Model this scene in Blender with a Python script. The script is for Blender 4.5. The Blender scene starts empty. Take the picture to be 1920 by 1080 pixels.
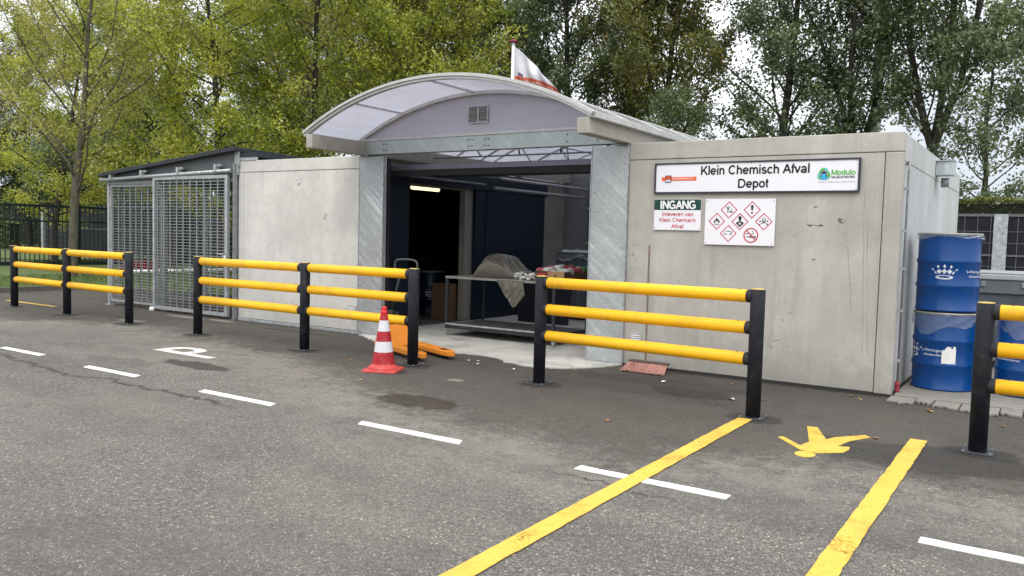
import bpy, bmesh, math, random
import numpy as np
from mathutils import Vector, Matrix
random.seed(7)
S = bpy.context.scene
COL = S.collection
PI = math.pi
# ------------------------------------------------------------------ camera
cam_d = bpy.data.cameras.new("camera"); cam = bpy.data.objects.new("camera", cam_d); COL.objects.link(cam)
rx, ux, fx = ((0.83378575, 0.55150308, 0.02541), (-0.05569545, 0.03823393, 0.99771548), (-0.54927164, 0.83329618, -0.06259512))
cam.matrix_world = Matrix(((rx[0], ux[0], -fx[0], 0.0), (rx[1], ux[1], -fx[1], -9.4346), (rx[2], ux[2], -fx[2], 1.6), (0, 0, 0, 1)))
cam_d.sensor_width = 36; cam_d.lens = 36 * 1537.45 / 1920
cam_d.clip_start = 0.05; cam_d.clip_end = 1200
S.camera = cam
# ------------------------------------------------------------------ light: overcast
SUN_EL, SUN_AZ = math.radians(52), math.radians(150)   # azimuth clockwise from +Y
W = bpy.data.worlds.new("World"); S.world = W; W.use_nodes = True
wn, wl = W.node_tree.nodes, W.node_tree.links
wn.clear()
def N(nt, typ, **kw):
    n = nt.nodes.new(typ)
    for k, v in kw.items():
        if k in ('inputs',):
            for a, b in v.items(): n.inputs[a].default_value = b
        else: setattr(n, k, v)
    return n
wt = W.node_tree
sky = N(wt, 'ShaderNodeTexSky', sky_type='NISHITA', sun_disc=False, sun_elevation=SUN_EL, sun_rotation=SUN_AZ)
hs = N(wt, 'ShaderNodeHueSaturation', inputs={'Saturation': 0.25, 'Value': 1.0})
tc = N(wt, 'ShaderNodeTexCoord'); sx = N(wt, 'ShaderNodeSeparateXYZ')
mr = N(wt, 'ShaderNodeMapRange', inputs={'From Min': 0.0, 'From Max': 0.8, 'To Min': 0.0, 'To Max': 1.0})
nz = N(wt, 'ShaderNodeTexNoise', inputs={'Scale': 3.0, 'Detail': 5.0})
ad = N(wt, 'ShaderNodeMath', operation='MULTIPLY_ADD', inputs={1: 0.5})
cr = N(wt, 'ShaderNodeValToRGB')
cr.color_ramp.elements[0].position = 0.34; cr.color_ramp.elements[0].color = (0.295, 0.32, 0.36, 1)
cr.color_ramp.elements[1].position = 1.0; cr.color_ramp.elements[1].color = (1.0, 1.0, 1.0, 1)
mul = N(wt, 'ShaderNodeVectorMath', operation='SCALE', inputs={'Scale': 25.0})
mx = N(wt, 'ShaderNodeMixRGB', inputs={'Fac': 0.8})
bg = N(wt, 'ShaderNodeBackground', inputs={'Strength': 0.1}); wo = N(wt, 'ShaderNodeOutputWorld')
wl.new(sky.outputs[0], hs.inputs['Color']); wl.new(tc.outputs['Generated'], sx.inputs[0]); wl.new(tc.outputs['Generated'], nz.inputs['Vector'])
wl.new(sx.outputs['Z'], mr.inputs['Value']); wl.new(nz.outputs['Fac'], ad.inputs[0]); wl.new(mr.outputs[0], ad.inputs[2])
wl.new(ad.outputs[0], cr.inputs[0]); wl.new(cr.outputs[0], mul.inputs[0])
wl.new(hs.outputs[0], mx.inputs[1]); wl.new(mul.outputs[0], mx.inputs[2]); wl.new(mx.outputs[0], bg.inputs[0]); wl.new(bg.outputs[0], wo.inputs[0])
sd = bpy.data.lights.new("sun", 'SUN'); so = bpy.data.objects.new("sun", sd); COL.objects.link(so)
sd.energy = 0.9; sd.angle = math.radians(25); sd.color = (1.0, 0.96, 0.9)
sv = Vector((math.sin(SUN_AZ) * math.cos(SUN_EL), math.cos(SUN_AZ) * math.cos(SUN_EL), math.sin(SUN_EL)))
so.rotation_euler = sv.to_track_quat('Z', 'Y').to_euler(); so.location = (0, -20, 30)
S.view_settings.view_transform = 'Standard'; S.view_settings.look = 'None'; S.view_settings.exposure = 0.18; S.view_settings.gamma = 1
S.view_settings.use_curve_mapping = False
S.render.engine = 'CYCLES'; S.cycles.max_bounces = 8; S.cycles.transparent_max_bounces = 16; S.cycles.use_denoising = True

# ================================================================== materials
def newmat(name):
    m = bpy.data.materials.new(name); m.use_nodes = True
    return m, m.node_tree, m.node_tree.nodes['Principled BSDF']
def rgba(c): return (c[0], c[1], c[2], 1)
_mc = {}
def pm(name, col, rough=0.5, metal=0.0, var=0.12, scale=6.0, bump=0.0, bscale=60.0, spec=0.35, coat=0.0, dirt=None, dscale=3.0, damt=0.45):
    if name in _mc: return _mc[name]
    m, nt, p = newmat(name)
    tc = N(nt, 'ShaderNodeTexCoord'); no = N(nt, 'ShaderNodeTexNoise', inputs={'Scale': scale, 'Detail': 6.0, 'Roughness': 0.6})
    nt.links.new(tc.outputs['Object'], no.inputs['Vector'])
    r = N(nt, 'ShaderNodeValToRGB'); e = r.color_ramp.elements
    e[0].position = 0.3; e[1].position = 0.7
    e[0].color = rgba([max(0, c * (1 - var)) for c in col]); e[1].color = rgba([min(1, c * (1 + var)) for c in col])
    nt.links.new(no.outputs['Fac'], r.inputs[0]); out = r.outputs[0]
    if dirt:
        n2 = N(nt, 'ShaderNodeTexNoise', inputs={'Scale': dscale, 'Detail': 8.0, 'Roughness': 0.7})
        nt.links.new(tc.outputs['Object'], n2.inputs['Vector'])
        r2 = N(nt, 'ShaderNodeMapRange', inputs={'From Min': 0.52, 'From Max': 0.72, 'To Max': damt}); nt.links.new(n2.outputs['Fac'], r2.inputs[0])
        mxx = N(nt, 'ShaderNodeMixRGB', inputs={2: rgba(dirt)}); nt.links.new(r2.outputs[0], mxx.inputs[0]); nt.links.new(out, mxx.inputs[1]); out = mxx.outputs[0]
    nt.links.new(out, p.inputs['Base Color'])
    rr = N(nt, 'ShaderNodeMapRange', inputs={'To Min': max(0.03, rough - 0.1), 'To Max': min(1, rough + 0.12)})
    nt.links.new(no.outputs['Fac'], rr.inputs[0]); nt.links.new(rr.outputs[0], p.inputs['Roughness'])
    p.inputs['Metallic'].default_value = metal; p.inputs['Specular IOR Level'].default_value = spec; p.inputs['Coat Weight'].default_value = coat
    if bump:
        b = N(nt, 'ShaderNodeBump', inputs={'Strength': bump, 'Distance': 0.01}); n3 = N(nt, 'ShaderNodeTexNoise', inputs={'Scale': bscale, 'Detail': 4.0})
        nt.links.new(tc.outputs['Object'], n3.inputs['Vector']); nt.links.new(n3.outputs['Fac'], b.inputs['Height']); nt.links.new(b.outputs[0], p.inputs['Normal'])
    _mc[name] = m
    return m
def M2(nt, op, a, b=None, c=None, clamp=False):
    n = N(nt, 'ShaderNodeMath', operation=op); n.use_clamp = clamp
    for i, v in enumerate((a, b, c)):
        if v is None: continue
        if isinstance(v, (int, float)): n.inputs[i].default_value = v
        else: nt.links.new(v, n.inputs[i])
    return n.outputs[0]
def noise(nt, vec, scale, detail=5, rough=0.6, sc=None, out='Fac'):
    if sc:
        mp = N(nt, 'ShaderNodeMapping'); mp.inputs['Scale'].default_value = sc; nt.links.new(vec, mp.inputs[0]); vec = mp.outputs[0]
    n = N(nt, 'ShaderNodeTexNoise', inputs={'Scale': scale, 'Detail': detail, 'Roughness': rough}); nt.links.new(vec, n.inputs['Vector'])
    return n.outputs[out]
def rng_(nt, v, a, b, c=0.0, d=1.0, smooth=False):
    n = N(nt, 'ShaderNodeMapRange', inputs={'From Min': a, 'From Max': b, 'To Min': c, 'To Max': d})
    if smooth: n.interpolation_type = 'SMOOTHSTEP'
    nt.links.new(v, n.inputs[0]); return n.outputs[0]
def mixc(nt, f, a, b, bt='MIX'):
    n = N(nt, 'ShaderNodeMixRGB', blend_type=bt)
    for i, v in enumerate((f, a, b)):
        if isinstance(v, (int, float)): n.inputs[i].default_value = v
        elif isinstance(v, tuple): n.inputs[i].default_value = rgba(v)
        else: nt.links.new(v, n.inputs[i])
    return n.outputs[0]

def concrete(name, col, streak=0.35, blot=0.3, axis='x', warm=(0.30, 0.25, 0.18)):
    """cast concrete panel: mottling, vertical run marks, pores, scuffs"""
    m, nt, p = newmat(name)
    v = N(nt, 'ShaderNodeTexCoord').outputs['Object']
    big = noise(nt, v, 0.9, 6, 0.62); mid = noise(nt, v, 5, 6, 0.65); fine = noise(nt, v, 60, 4, 0.7)
    st = noise(nt, v, 6, 5, 0.7, sc=(1, 1, 0.08)); st2 = noise(nt, v, 2.2, 4, 0.6, sc=(1, 1, 0.05))
    c = mixc(nt, rng_(nt, big, 0.3, 0.7), tuple(x * (1 - blot) for x in col), tuple(min(1, x * (1 + blot * .55)) for x in col))
    c = mixc(nt, rng_(nt, mid, 0.42, 0.75, 0, 0.5), c, tuple(x * 0.74 for x in col))
    c = mixc(nt, rng_(nt, st, 0.52, 0.78, 0, streak), c, tuple(x * 0.55 for x in col))
    c = mixc(nt, rng_(nt, st2, 0.55, 0.75, 0, streak * 0.8), c, tuple(min(1, x * 1.25) for x in col))
    c = mixc(nt, rng_(nt, noise(nt, v, 1.6, 7, 0.7), 0.6, 0.78, 0, 0.4), c, warm)
    vo = N(nt, 'ShaderNodeTexVoronoi', inputs={'Scale': 11.0, 'Randomness': 1.0}); nt.links.new(v, vo.inputs['Vector'])
    pore = M2(nt, 'MULTIPLY', M2(nt, 'LESS_THAN', vo.outputs['Distance'], 0.075), rng_(nt, mid, 0.5, 0.6))
    c = mixc(nt, M2(nt, 'MULTIPLY', pore, 0.7), c, tuple(x * 0.3 for x in col))
    # scuffs: short horizontal dark scratches
    sc_ = noise(nt, v, 9, 3, 0.5, sc=(0.35, 1, 7)); sc2 = noise(nt, v, 1.4, 3)
    sf = M2(nt, 'MULTIPLY', rng_(nt, sc_, 0.70, 0.76), rng_(nt, sc2, 0.55, 0.65))
    c = mixc(nt, M2(nt, 'MULTIPLY', sf, 0.6), c, tuple(x * 0.35 for x in col))
    # splash dirt with a noisy edge near the foot
    sp = N(nt, 'ShaderNodeSeparateXYZ'); nt.links.new(v, sp.inputs[0])
    z = M2(nt, 'ADD', sp.outputs['Z'], M2(nt, 'MULTIPLY', mid, -0.5))
    c = mixc(nt, rng_(nt, z, 0.22, -0.25, 0, 0.6), c, tuple(x * 0.5 for x in col))
    c = mixc(nt, rng_(nt, fine, 0.35, 0.65, 0, 0.12), c, (0.05, 0.05, 0.05))
    nt.links.new(c, p.inputs['Base Color']); p.inputs['Roughness'].default_value = 0.85; p.inputs['Specular IOR Level'].default_value = 0.3
    b = N(nt, 'ShaderNodeBump', inputs={'Strength': 0.25, 'Distance': 0.006}); nt.links.new(M2(nt, 'ADD', fine, M2(nt, 'MULTIPLY', mid, 1.5)), b.inputs['Height'])
    nt.links.new(b.outputs[0], p.inputs['Normal'])
    return m

def galv(name, diag=1.0, col=(0.50, 0.53, 0.53), amt=0.5):
    """hot dip galvanised sheet with diagonal drain streaks and spangle"""
    m, nt, p = newmat(name)
    v = N(nt, 'ShaderNodeTexCoord').outputs['Object']
    mp = N(nt, 'ShaderNodeMapping'); mp.inputs['Rotation'].default_value = (0, diag * math.radians(48), 0); nt.links.new(v, mp.inputs[0])
    st = noise(nt, mp.outputs[0], 5, 7, 0.75, sc=(2.8, 1, 0.20)); sp = noise(nt, v, 45, 3, 0.7); big = noise(nt, v, 1.5, 5)
    gate = rng_(nt, noise(nt, v, 2.2, 4), 0.35, 0.65)
    c = mixc(nt, M2(nt, 'MULTIPLY', rng_(nt, st, 0.48, 0.62), gate), tuple(x * (1 - amt * .50) for x in col), tuple(min(1, x * (1 + amt * .9)) for x in col))
    c = mixc(nt, rng_(nt, big, 0.35, 0.7, 0, 0.6), c, tuple(x * 0.66 for x in col))
    c = mixc(nt, rng_(nt, noise(nt, v, 9, 4, .7), 0.5, 0.75, 0, 0.35), c, tuple(x * 1.2 for x in col))
    c = mixc(nt, rng_(nt, sp, 0.4, 0.7, 0, 0.3), c, (0.75, 0.78, 0.78))
    nt.links.new(c, p.inputs['Base Color']); p.inputs['Metallic'].default_value = 0.45
    nt.links.new(rng_(nt, st, 0.3, 0.7, 0.34, 0.6), p.inputs['Roughness'])
    return m

CONC_R = concrete('concrete_warm', (0.475, 0.46, 0.415), streak=0.5, blot=0.26)
CONC_L = concrete('concrete_pale', (0.64, 0.63, 0.59), streak=0.22, blot=0.22)
CONC_S = concrete('concrete_side', (0.53, 0.545, 0.55), streak=0.3, blot=0.16, warm=(0.4, 0.38, 0.33))
CONC_B = concrete('concrete_beam', (0.50, 0.48, 0.425), streak=0.12, blot=0.18)
GALV = galv('galvanised_sheet', 1.0); GALV2 = galv('galvanised_sheet_left', 1.0, (0.45, 0.475, 0.48), 0.6)
GALVH = galv('galvanised_header', 1.0, (0.45, 0.52, 0.51), 0.35)
ZINC = pm('zinc_steel', (0.42, 0.44, 0.45), 0.42, 0.5, 0.25, 14)
ZINCD = pm('zinc_steel_dull', (0.27, 0.285, 0.295), 0.5, 0.5, 0.2, 14)
ALU = pm('aluminium', (0.52, 0.52, 0.50), 0.4, 0.4, 0.1, 8)
NAVY = pm('navy_paint', (0.006, 0.013, 0.026), 0.42, 0, 0.2, 3)
NAVY2 = pm('navy_paint_door', (0.005, 0.012, 0.025), 0.4, 0, 0.2, 3)
BLACKP = pm('black_plastic', (0.008, 0.010, 0.016), 0.62, 0, 0.3, 4, dirt=(0.10, 0.095, 0.085), dscale=7, damt=0.32)
BLACKR = pm('black_rubber', (0.02, 0.02, 0.022), 0.7, 0, 0.2, 10)
YEL = pm('yellow_plastic', (0.88, 0.46, 0.010), 0.48, 0, 0.06, 3, dirt=(0.42, 0.24, 0.05), dscale=5, damt=0.5)
YCAP = pm('cap_yellow', (0.6, 0.42, 0.12), 0.6, 0, 0.2, 20)
ORANGE = pm('orange_paint', (0.72, 0.24, 0.022), 0.45, 0, 0.1, 6, dirt=(0.20, 0.09, 0.04), dscale=6, damt=0.8)
WHITE = pm('white_enamel', (0.79, 0.79, 0.83), 0.35, 0, 0.02, 3)
BLACK = pm('black_ink', (0.008, 0.008, 0.009), 0.4, 0, 0.05)
SIGNRED = pm('red_ink', (0.55, 0.016, 0.045), 0.4, 0, 0.05)
SIGNGREEN = pm('dark_green_ink', (0.006, 0.05, 0.035), 0.4, 0, 0.05)
LOGOGREEN = pm('logo_green', (0.10, 0.42, 0.07), 0.4, 0, 0.2, 20)
LOGOTEAL = pm('logo_teal', (0.12, 0.48, 0.42), 0.4, 0, 0.1, 20)
LOGOBLUE = pm('logo_blue', (0.05, 0.42, 0.72), 0.4, 0, 0.1, 20)
INKGREY = pm('grey_ink', (0.24, 0.24, 0.30), 0.4, 0, 0.1)
LOGOORANGE = pm('logo_orange', (0.82, 0.13, 0.015), 0.4, 0, 0.06)
FRAMEG = pm('dark_grey_frame', (0.035, 0.04, 0.055), 0.4, 0, 0.1)
DRUMB = pm('drum_blue_paint', (0.002, 0.050, 0.205), 0.28, 0, 0.06, 3, dirt=(0.01, 0.04, 0.13), dscale=7, damt=0.4)
DRUMRIM = pm('drum_rim_steel', (0.30, 0.30, 0.28), 0.45, 0.5, 0.2, 12)
CARD = pm('cardboard', (0.36, 0.21, 0.105), 0.8, 0, 0.12, 8); CARDD = pm('cardboard_dark', (0.11, 0.055, 0.03), 0.8, 0, 0.15, 8)
RED = pm('red_gloss', (0.45, 0.02, 0.03), 0.35, 0, 0.1); PAPER = pm('white_paper', (0.72, 0.72, 0.70), 0.7, 0, 0.08, 30)
GREENP = pm('green_print', (0.05, 0.25, 0.05), 0.5); PINKP = pm('pink_print', (0.42, 0.06, 0.12), 0.5, 0, 0.3, 40)
BINGREY = pm('bin_grey_plastic', (0.085, 0.10, 0.115), 0.45, 0, 0.15, 5); BINLID = pm('bin_lid_grey', (0.33, 0.35, 0.36), 0.4, 0, 0.1, 5)
ANTHRA = pm('anthracite_sheet', (0.022, 0.028, 0.036), 0.55, 0.0, 0.1, 4); GREYSHEET = pm('grey_sheet', (0.115, 0.125, 0.13), 0.5, 0.2, 0.12, 3)
FENCEG = pm('fence_green_black', (0.008, 0.018, 0.018), 0.45, 0, 0.15, 4)
SLABM = pm('slab_concrete', (0.46, 0.45, 0.41), 0.85, 0, 0.22, 2.2, bump=0.3, bscale=25, dirt=(0.16, 0.15, 0.13), dscale=2.5, damt=0.75)
PAVEM = pm('kerb_concrete', (0.21, 0.20, 0.18), 0.9, 0, 0.25, 5, bump=0.5, bscale=30, dirt=(0.07, 0.065, 0.06), dscale=5, damt=0.7)
ZMAST = pm('white_mast_paint', (0.80, 0.86, 0.88), 0.4, 0, 0.05)

def sheetmat(name, col, trans=0.55, clear=0.05, gr=0.18):
    m, nt, p = newmat(name); nt.nodes.remove(p); out = nt.nodes['Material Output']
    d = N(nt, 'ShaderNodeBsdfDiffuse', inputs={'Color': rgba(col)}); t = N(nt, 'ShaderNodeBsdfTranslucent', inputs={'Color': rgba([min(1, c * 1.1) for c in col])})
    if name.startswith('opal'):
        v_ = N(nt, 'ShaderNodeTexCoord').outputs['Object']; f_ = M2(nt, 'ADD', rng_(nt, noise(nt, v_, 1.1, 6, .7), 0.4, 0.75, 0, 0.16), rng_(nt, noise(nt, v_, 14, 3, .6, sc=(1, .04, 1)), 0.4, 0.7, 0, 0.10))
        cc = mixc(nt, f_, col, tuple(c * .45 for c in col)); nt.links.new(cc, d.inputs['Color']); nt.links.new(cc, t.inputs['Color'])
    a = N(nt, 'ShaderNodeMixShader', inputs={0: trans}); nt.links.new(d.outputs[0], a.inputs[1]); nt.links.new(t.outputs[0], a.inputs[2])
    g = N(nt, 'ShaderNodeBsdfGlossy', inputs={'Color': (1, 1, 1, 1), 'Roughness': gr}); fr = N(nt, 'ShaderNodeFresnel', inputs={'IOR': 1.45})
    b = N(nt, 'ShaderNodeMixShader'); nt.links.new(fr.outputs[0], b.inputs[0]); nt.links.new(a.outputs[0], b.inputs[1]); nt.links.new(g.outputs[0], b.inputs[2])
    tr = N(nt, 'ShaderNodeBsdfTransparent'); c = N(nt, 'ShaderNodeMixShader', inputs={0: clear}); nt.links.new(b.outputs[0], c.inputs[1]); nt.links.new(tr.outputs[0], c.inputs[2])
    nt.links.new(c.outputs[0], out.inputs[0]); return m
POLY = sheetmat('opal_polycarbonate', (0.89, 0.90, 1.0), 0.70, 0.14)
POLYG = sheetmat('opal_gable_sheet', (0.62, 0.605, 0.69), 0.25, 0.0)
FILM = sheetmat('clear_film', (0.55, 0.62, 0.70), 0.4, 0.74)
BAGM = sheetmat('grey_polythene', (0.165, 0.152, 0.118), 0.25, 0.22, 0.28)
FLAGW = sheetmat('flag_cloth_white', (0.72, 0.72, 0.76), 0.35, 0.0); FLAGO = sheetmat('flag_cloth_orange', (0.72, 0.14, 0.05), 0.35, 0.0)
FLAGN = sheetmat('flag_cloth_navy', (0.05, 0.05, 0.16), 0.2, 0.0)

def emis(name, col, s):
    m, nt, p = newmat(name); p.inputs['Emission Color'].default_value = rgba(col); p.inputs['Emission Strength'].default_value = s
    p.inputs['Base Color'].default_value = rgba(col); return m
TUBE = emis('lit_tube', (1.0, 0.90, 0.48), 1.6)

# ---- asphalt
def asphalt():
    m, nt, p = newmat('asphalt')
    v = N(nt, 'ShaderNodeTexCoord').outputs['Object']
    sp = N(nt, 'ShaderNodeSeparateXYZ'); nt.links.new(v, sp.inputs[0]); X, Y = sp.outputs['X'], sp.outputs['Y']
    vo = N(nt, 'ShaderNodeTexVoronoi', inputs={'Scale': 78.0}); nt.links.new(v, vo.inputs['Vector'])
    vo2 = N(nt, 'ShaderNodeTexVoronoi', inputs={'Scale': 150.0}); nt.links.new(v, vo2.inputs['Vector'])
    hc = N(nt, 'ShaderNodeSeparateColor'); nt.links.new(vo.outputs['Color'], hc.inputs[0]); rnd = hc.outputs[0]; rnd2 = hc.outputs[1]
    hc2 = N(nt, 'ShaderNodeSeparateColor'); nt.links.new(vo2.outputs['Color'], hc2.inputs[0])
    stone = mixc(nt, rnd, (0.060, 0.056, 0.053), (0.285, 0.268, 0.24))
    stone = mixc(nt, rng_(nt, rnd2, 0.90, 0.93), stone, (0.72, 0.66, 0.54))
    st2 = mixc(nt, hc2.outputs[0], (0.038, 0.035, 0.034), (0.285, 0.268, 0.24))
    base = mixc(nt, rng_(nt, vo.outputs['Distance'], 0.30, 0.5), stone, st2)
    lumpy = noise(nt, v, 2.2, 7, 0.65); big = noise(nt, v, 0.35, 5, 0.6); mid = noise(nt, v, 9, 5, 0.7)
    grit = noise(nt, v, 28, 4, 0.7)
    base = mixc(nt, rng_(nt, grit, 0.38, 0.72, 0.0, 0.75), base, (0.038, 0.034, 0.032))
    base = mixc(nt, rng_(nt, big, 0.4, 0.62, 0.0, 0.55), base, mixc(nt, 0.5, base, (0.22, 0.20, 0.165)))
    trk = noise(nt, v, 1.0, 4, 0.5, sc=(0.10, 0.75, 1)); base = mixc(nt, rng_(nt, trk, 0.42, 0.62, 0.0, 0.42), base, (0.05, 0.049, 0.049))
    base = mixc(nt, rng_(nt, lumpy, 0.48, 0.72, 0.0, 0.42), base, (0.06, 0.056, 0.054))
    # zone of newer dark asphalt in front of the units (its own ragged outline)
    fc = N(nt, 'ShaderNodeFloatCurve'); cv = fc.mapping.curves[0]
    pts = [(-20, -2.2), (-16, -2.5), (-14.5, -2.7), (-13.4, -1.7), (-9.8, -1.95), (-7.3, -2.55), (-5.6, -3.4), (-4.2, -3.85), (-3.2, -4.0), (-2.5, -4.05), (-2.1, -3.7), (-1.5, -3.25), (-0.76, -3.3), (0, -3.3), (4, -3.2)]
    P = [((x + 20) / 24, (y + 6) / 6) for x, y in pts]
    cv.points[0].location = P[0]; cv.points[1].location = P[-1]
    for q in P[1:-1]: cv.points.new(*q)
    fc.mapping.update()
    nt.links.new(rng_(nt, X, -20, 4), fc.inputs['Value'])
    yb = M2(nt, 'MULTIPLY_ADD', fc.outputs[0], 6.0, -6.0)
    dd = M2(nt, 'SUBTRACT', Y, yb)
    wob = M2(nt, 'ADD', M2(nt, 'MULTIPLY_ADD', noise(nt, v, 1.3, 10, 0.78), 3.0, -1.5), M2(nt, 'MULTIPLY_ADD', mid, 1.6, -0.8))
    zone = rng_(nt, M2(nt, 'ADD', dd, wob), -0.55, 0.50, smooth=True)
    darkc = mixc(nt, 0.72, base, mixc(nt, rng_(nt, lumpy, 0.3, 0.7), (0.028, 0.0235, 0.0195), (0.066, 0.056, 0.045)))
    c = mixc(nt, zone, base, darkc)
    # band of pale worn binder just on the road side of that edge
    pale = M2(nt, 'MULTIPLY', rng_(nt, dd, -1.5, -0.4), rng_(nt, dd, 0.2, -0.3)); pale = M2(nt, 'MULTIPLY', pale, rng_(nt, noise(nt, v, 3.1, 8, .75), 0.42, 0.56, 0, 0.75)); pale = M2(nt, 'MULTIPLY', pale, M2(nt, 'SUBTRACT', 1.0, zone))
    c = mixc(nt, pale, c, mixc(nt, 0.35, (0.235, 0.215, 0.185), base))
    def blotch(c, cx, cy, rx, ry, col, amt, nscale=5, rag=0.8):
        a = M2(nt, 'DIVIDE', M2(nt, 'SUBTRACT', X, cx), rx); b = M2(nt, 'DIVIDE', M2(nt, 'SUBTRACT', Y, cy), ry)
        d = M2(nt, 'SQRT', M2(nt, 'ADD', M2(nt, 'MULTIPLY', a, a), M2(nt, 'MULTIPLY', b, b)))
        d = M2(nt, 'ADD', d, M2(nt, 'MULTIPLY_ADD', noise(nt, v, nscale, 5, 0.6), rag * 2, -rag))
        return mixc(nt, rng_(nt, d, 1.05, 0.85, 0, amt), c, col)
    c = blotch(c, -5.0, -3.42, 0.48, 0.26, (0.030, 0.020, 0.013), 0.85)
    c = blotch(c, -8.3, -3.5, 0.62, 0.17, (0.022, 0.018, 0.015), 0.8)
    c = blotch(c, -9.2, -3.9, 0.7, 0.2, (0.05, 0.046, 0.042), 0.4, 3, 1.0)
    c = blotch(c, -3.1, -1.25, 0.5, 0.25, (0.016, 0.016, 0.018), 0.6, 3, 0.8)
    c = blotch(c, -0.7, -2.6, 0.9, 0.45, (0.018, 0.018, 0.019), 0.6, 2, 0.9)
    c = blotch(c, -3.7, -0.85, 1.2, 0.3, (0.03, 0.025, 0.02), 0.5, 2, 0.9)
    c = blotch(c, -13.0, -0.35, 0.55, 0.12, (0.24, 0.22, 0.19), 0.8, 4, 0.5)
    c = blotch(c, -12.1, -0.30, 0.35, 0.09, (0.26, 0.24, 0.2), 0.8, 4, 0.4)
    c = blotch(c, -13.1, -1.35, 0.33, 0.13, (0.22, 0.2, 0.17), 0.8, 4, 0.5)
    c = blotch(c, -5.45, -2.26, 0.11, 0.07, (0.26, 0.24, 0.19), 0.9, 8, 0.3)
    c = blotch(c, -9.9, -0.5, 1.0, 0.06, (0.02, 0.02, 0.02), 0.7, 3, 0.6)
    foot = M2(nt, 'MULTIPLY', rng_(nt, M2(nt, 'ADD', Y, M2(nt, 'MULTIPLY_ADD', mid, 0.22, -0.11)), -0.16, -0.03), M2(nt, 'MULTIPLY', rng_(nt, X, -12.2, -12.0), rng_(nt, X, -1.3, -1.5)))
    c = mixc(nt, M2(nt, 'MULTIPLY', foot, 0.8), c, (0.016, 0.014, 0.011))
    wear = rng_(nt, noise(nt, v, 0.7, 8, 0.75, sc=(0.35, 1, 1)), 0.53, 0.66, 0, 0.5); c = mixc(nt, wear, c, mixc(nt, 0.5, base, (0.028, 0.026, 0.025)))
    for px_, py_ in ((-14.714, -1.6), (-12.707, -1.65), (-10.742, -1.75), (-8.381, -1.78), (-6.481, -1.78), (-4.632, -1.83), (-2.225, -2.0), (-0.42, -2.09), (-6.44, -2.3)):  # ragged darker patch round each post foot and the cone
        c = blotch(c, px_ + 0.04, py_ - 0.03, 0.27, 0.22, (0.016, 0.015, 0.014), 0.65, 7, 0.5)
    # cracks along the lane joint
    cy = M2(nt, 'MULTIPLY_ADD', noise(nt, v, 0.9, 7, 0.65, sc=(1, 0.05, 1)), 0.9, -5.12)
    for (x0, x1, w) in ((-12.5, -6.0, 0.05), (-2.95, -1.7, 0.022)):
        d = M2(nt, 'ABSOLUTE', M2(nt, 'SUBTRACT', Y, cy))
        k = M2(nt, 'MULTIPLY', rng_(nt, d, w, w * 0.25), M2(nt, 'MULTIPLY', rng_(nt, X, x0, x0 + 0.4), rng_(nt, X, x1, x1 - 0.4)))
        k = M2(nt, 'MULTIPLY', k, rng_(nt, mid, 0.38, 0.5, 0.2, 0.85)); c = mixc(nt, k, c, (0.018, 0.017, 0.016))
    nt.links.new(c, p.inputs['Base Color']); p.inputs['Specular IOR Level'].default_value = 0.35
    nt.links.new(rng_(nt, mid, 0.3, 0.7, 0.72, 0.95), p.inputs['Roughness'])
    hgt = M2(nt, 'ADD', M2(nt, 'MULTIPLY', vo.outputs['Distance'], -1.0), M2(nt, 'MULTIPLY', grit, 0.8))
    b = N(nt, 'ShaderNodeBump', inputs={'Strength': 0.9, 'Distance': 0.008}); nt.links.new(hgt, b.inputs['Height']); nt.links.new(b.outputs[0], p.inputs['Normal'])
    return m
ASPH = asphalt()
def roadpaint(name, col, wear=0.5):
    m, nt, p = newmat(name); v = N(nt, 'ShaderNodeTexCoord').outputs['Object']
    g = noise(nt, v, 75, 4, 0.8); b_ = noise(nt, v, 3.0, 5, 0.6)
    c = mixc(nt, rng_(nt, noise(nt, v, 30, 5), 0.35, 0.7, 0, 0.5), col, tuple(x * 0.72 for x in col))
    c = mixc(nt, rng_(nt, noise(nt, v, 2.3, 8, .75), 0.52, 0.70, 0, 0.5), c, tuple(x * 0.62 for x in col))
    nt.links.new(c, p.inputs['Base Color']); p.inputs['Roughness'].default_value = 0.7
    t = M2(nt, 'ADD', g, M2(nt, 'MULTIPLY_ADD', b_, wear, -wear * 0.5))
    al = rng_(nt, t, 0.60, 0.66, 1.0, 0.0); nt.links.new(al, p.inputs['Alpha'])
    bb = N(nt, 'ShaderNodeBump', inputs={'Strength': 0.4, 'Distance': 0.004}); nt.links.new(g, bb.inputs['Height']); nt.links.new(bb.outputs[0], p.inputs['Normal'])
    return m
PWHITE = roadpaint('white_road_paint', (0.74, 0.74, 0.71), 0.5); PYEL = roadpaint('yellow_road_paint', (0.66, 0.43, 0.06), 0.6)
PWORN = roadpaint('worn_white_road_paint', (0.62, 0.62, 0.58), 0.9)
def grassmat():
    m, nt, p = newmat('grass_ground'); v = N(nt, 'ShaderNodeTexCoord').outputs['Object']
    c = mixc(nt, rng_(nt, noise(nt, v, 1.2, 6), 0.3, 0.7), (0.045, 0.085, 0.012), (0.10, 0.13, 0.025)); c = mixc(nt, rng_(nt, noise(nt, v, 40, 4), 0.5, 0.7, 0, 0.6), c, (0.03, 0.045, 0.01))
    nt.links.new(c, p.inputs['Base Color']); p.inputs['Roughness'].default_value = 0.9; return m
GRASS = grassmat()
def bark(name, a, b):
    m, nt, p = newmat(name); v = N(nt, 'ShaderNodeTexCoord').outputs['Object']
    c = mixc(nt, rng_(nt, noise(nt, v, 12, 5, 0.7, sc=(1, 1, 0.25)), 0.3, 0.7), a, b); nt.links.new(c, p.inputs['Base Color']); p.inputs['Roughness'].default_value = 0.9; return m
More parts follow.
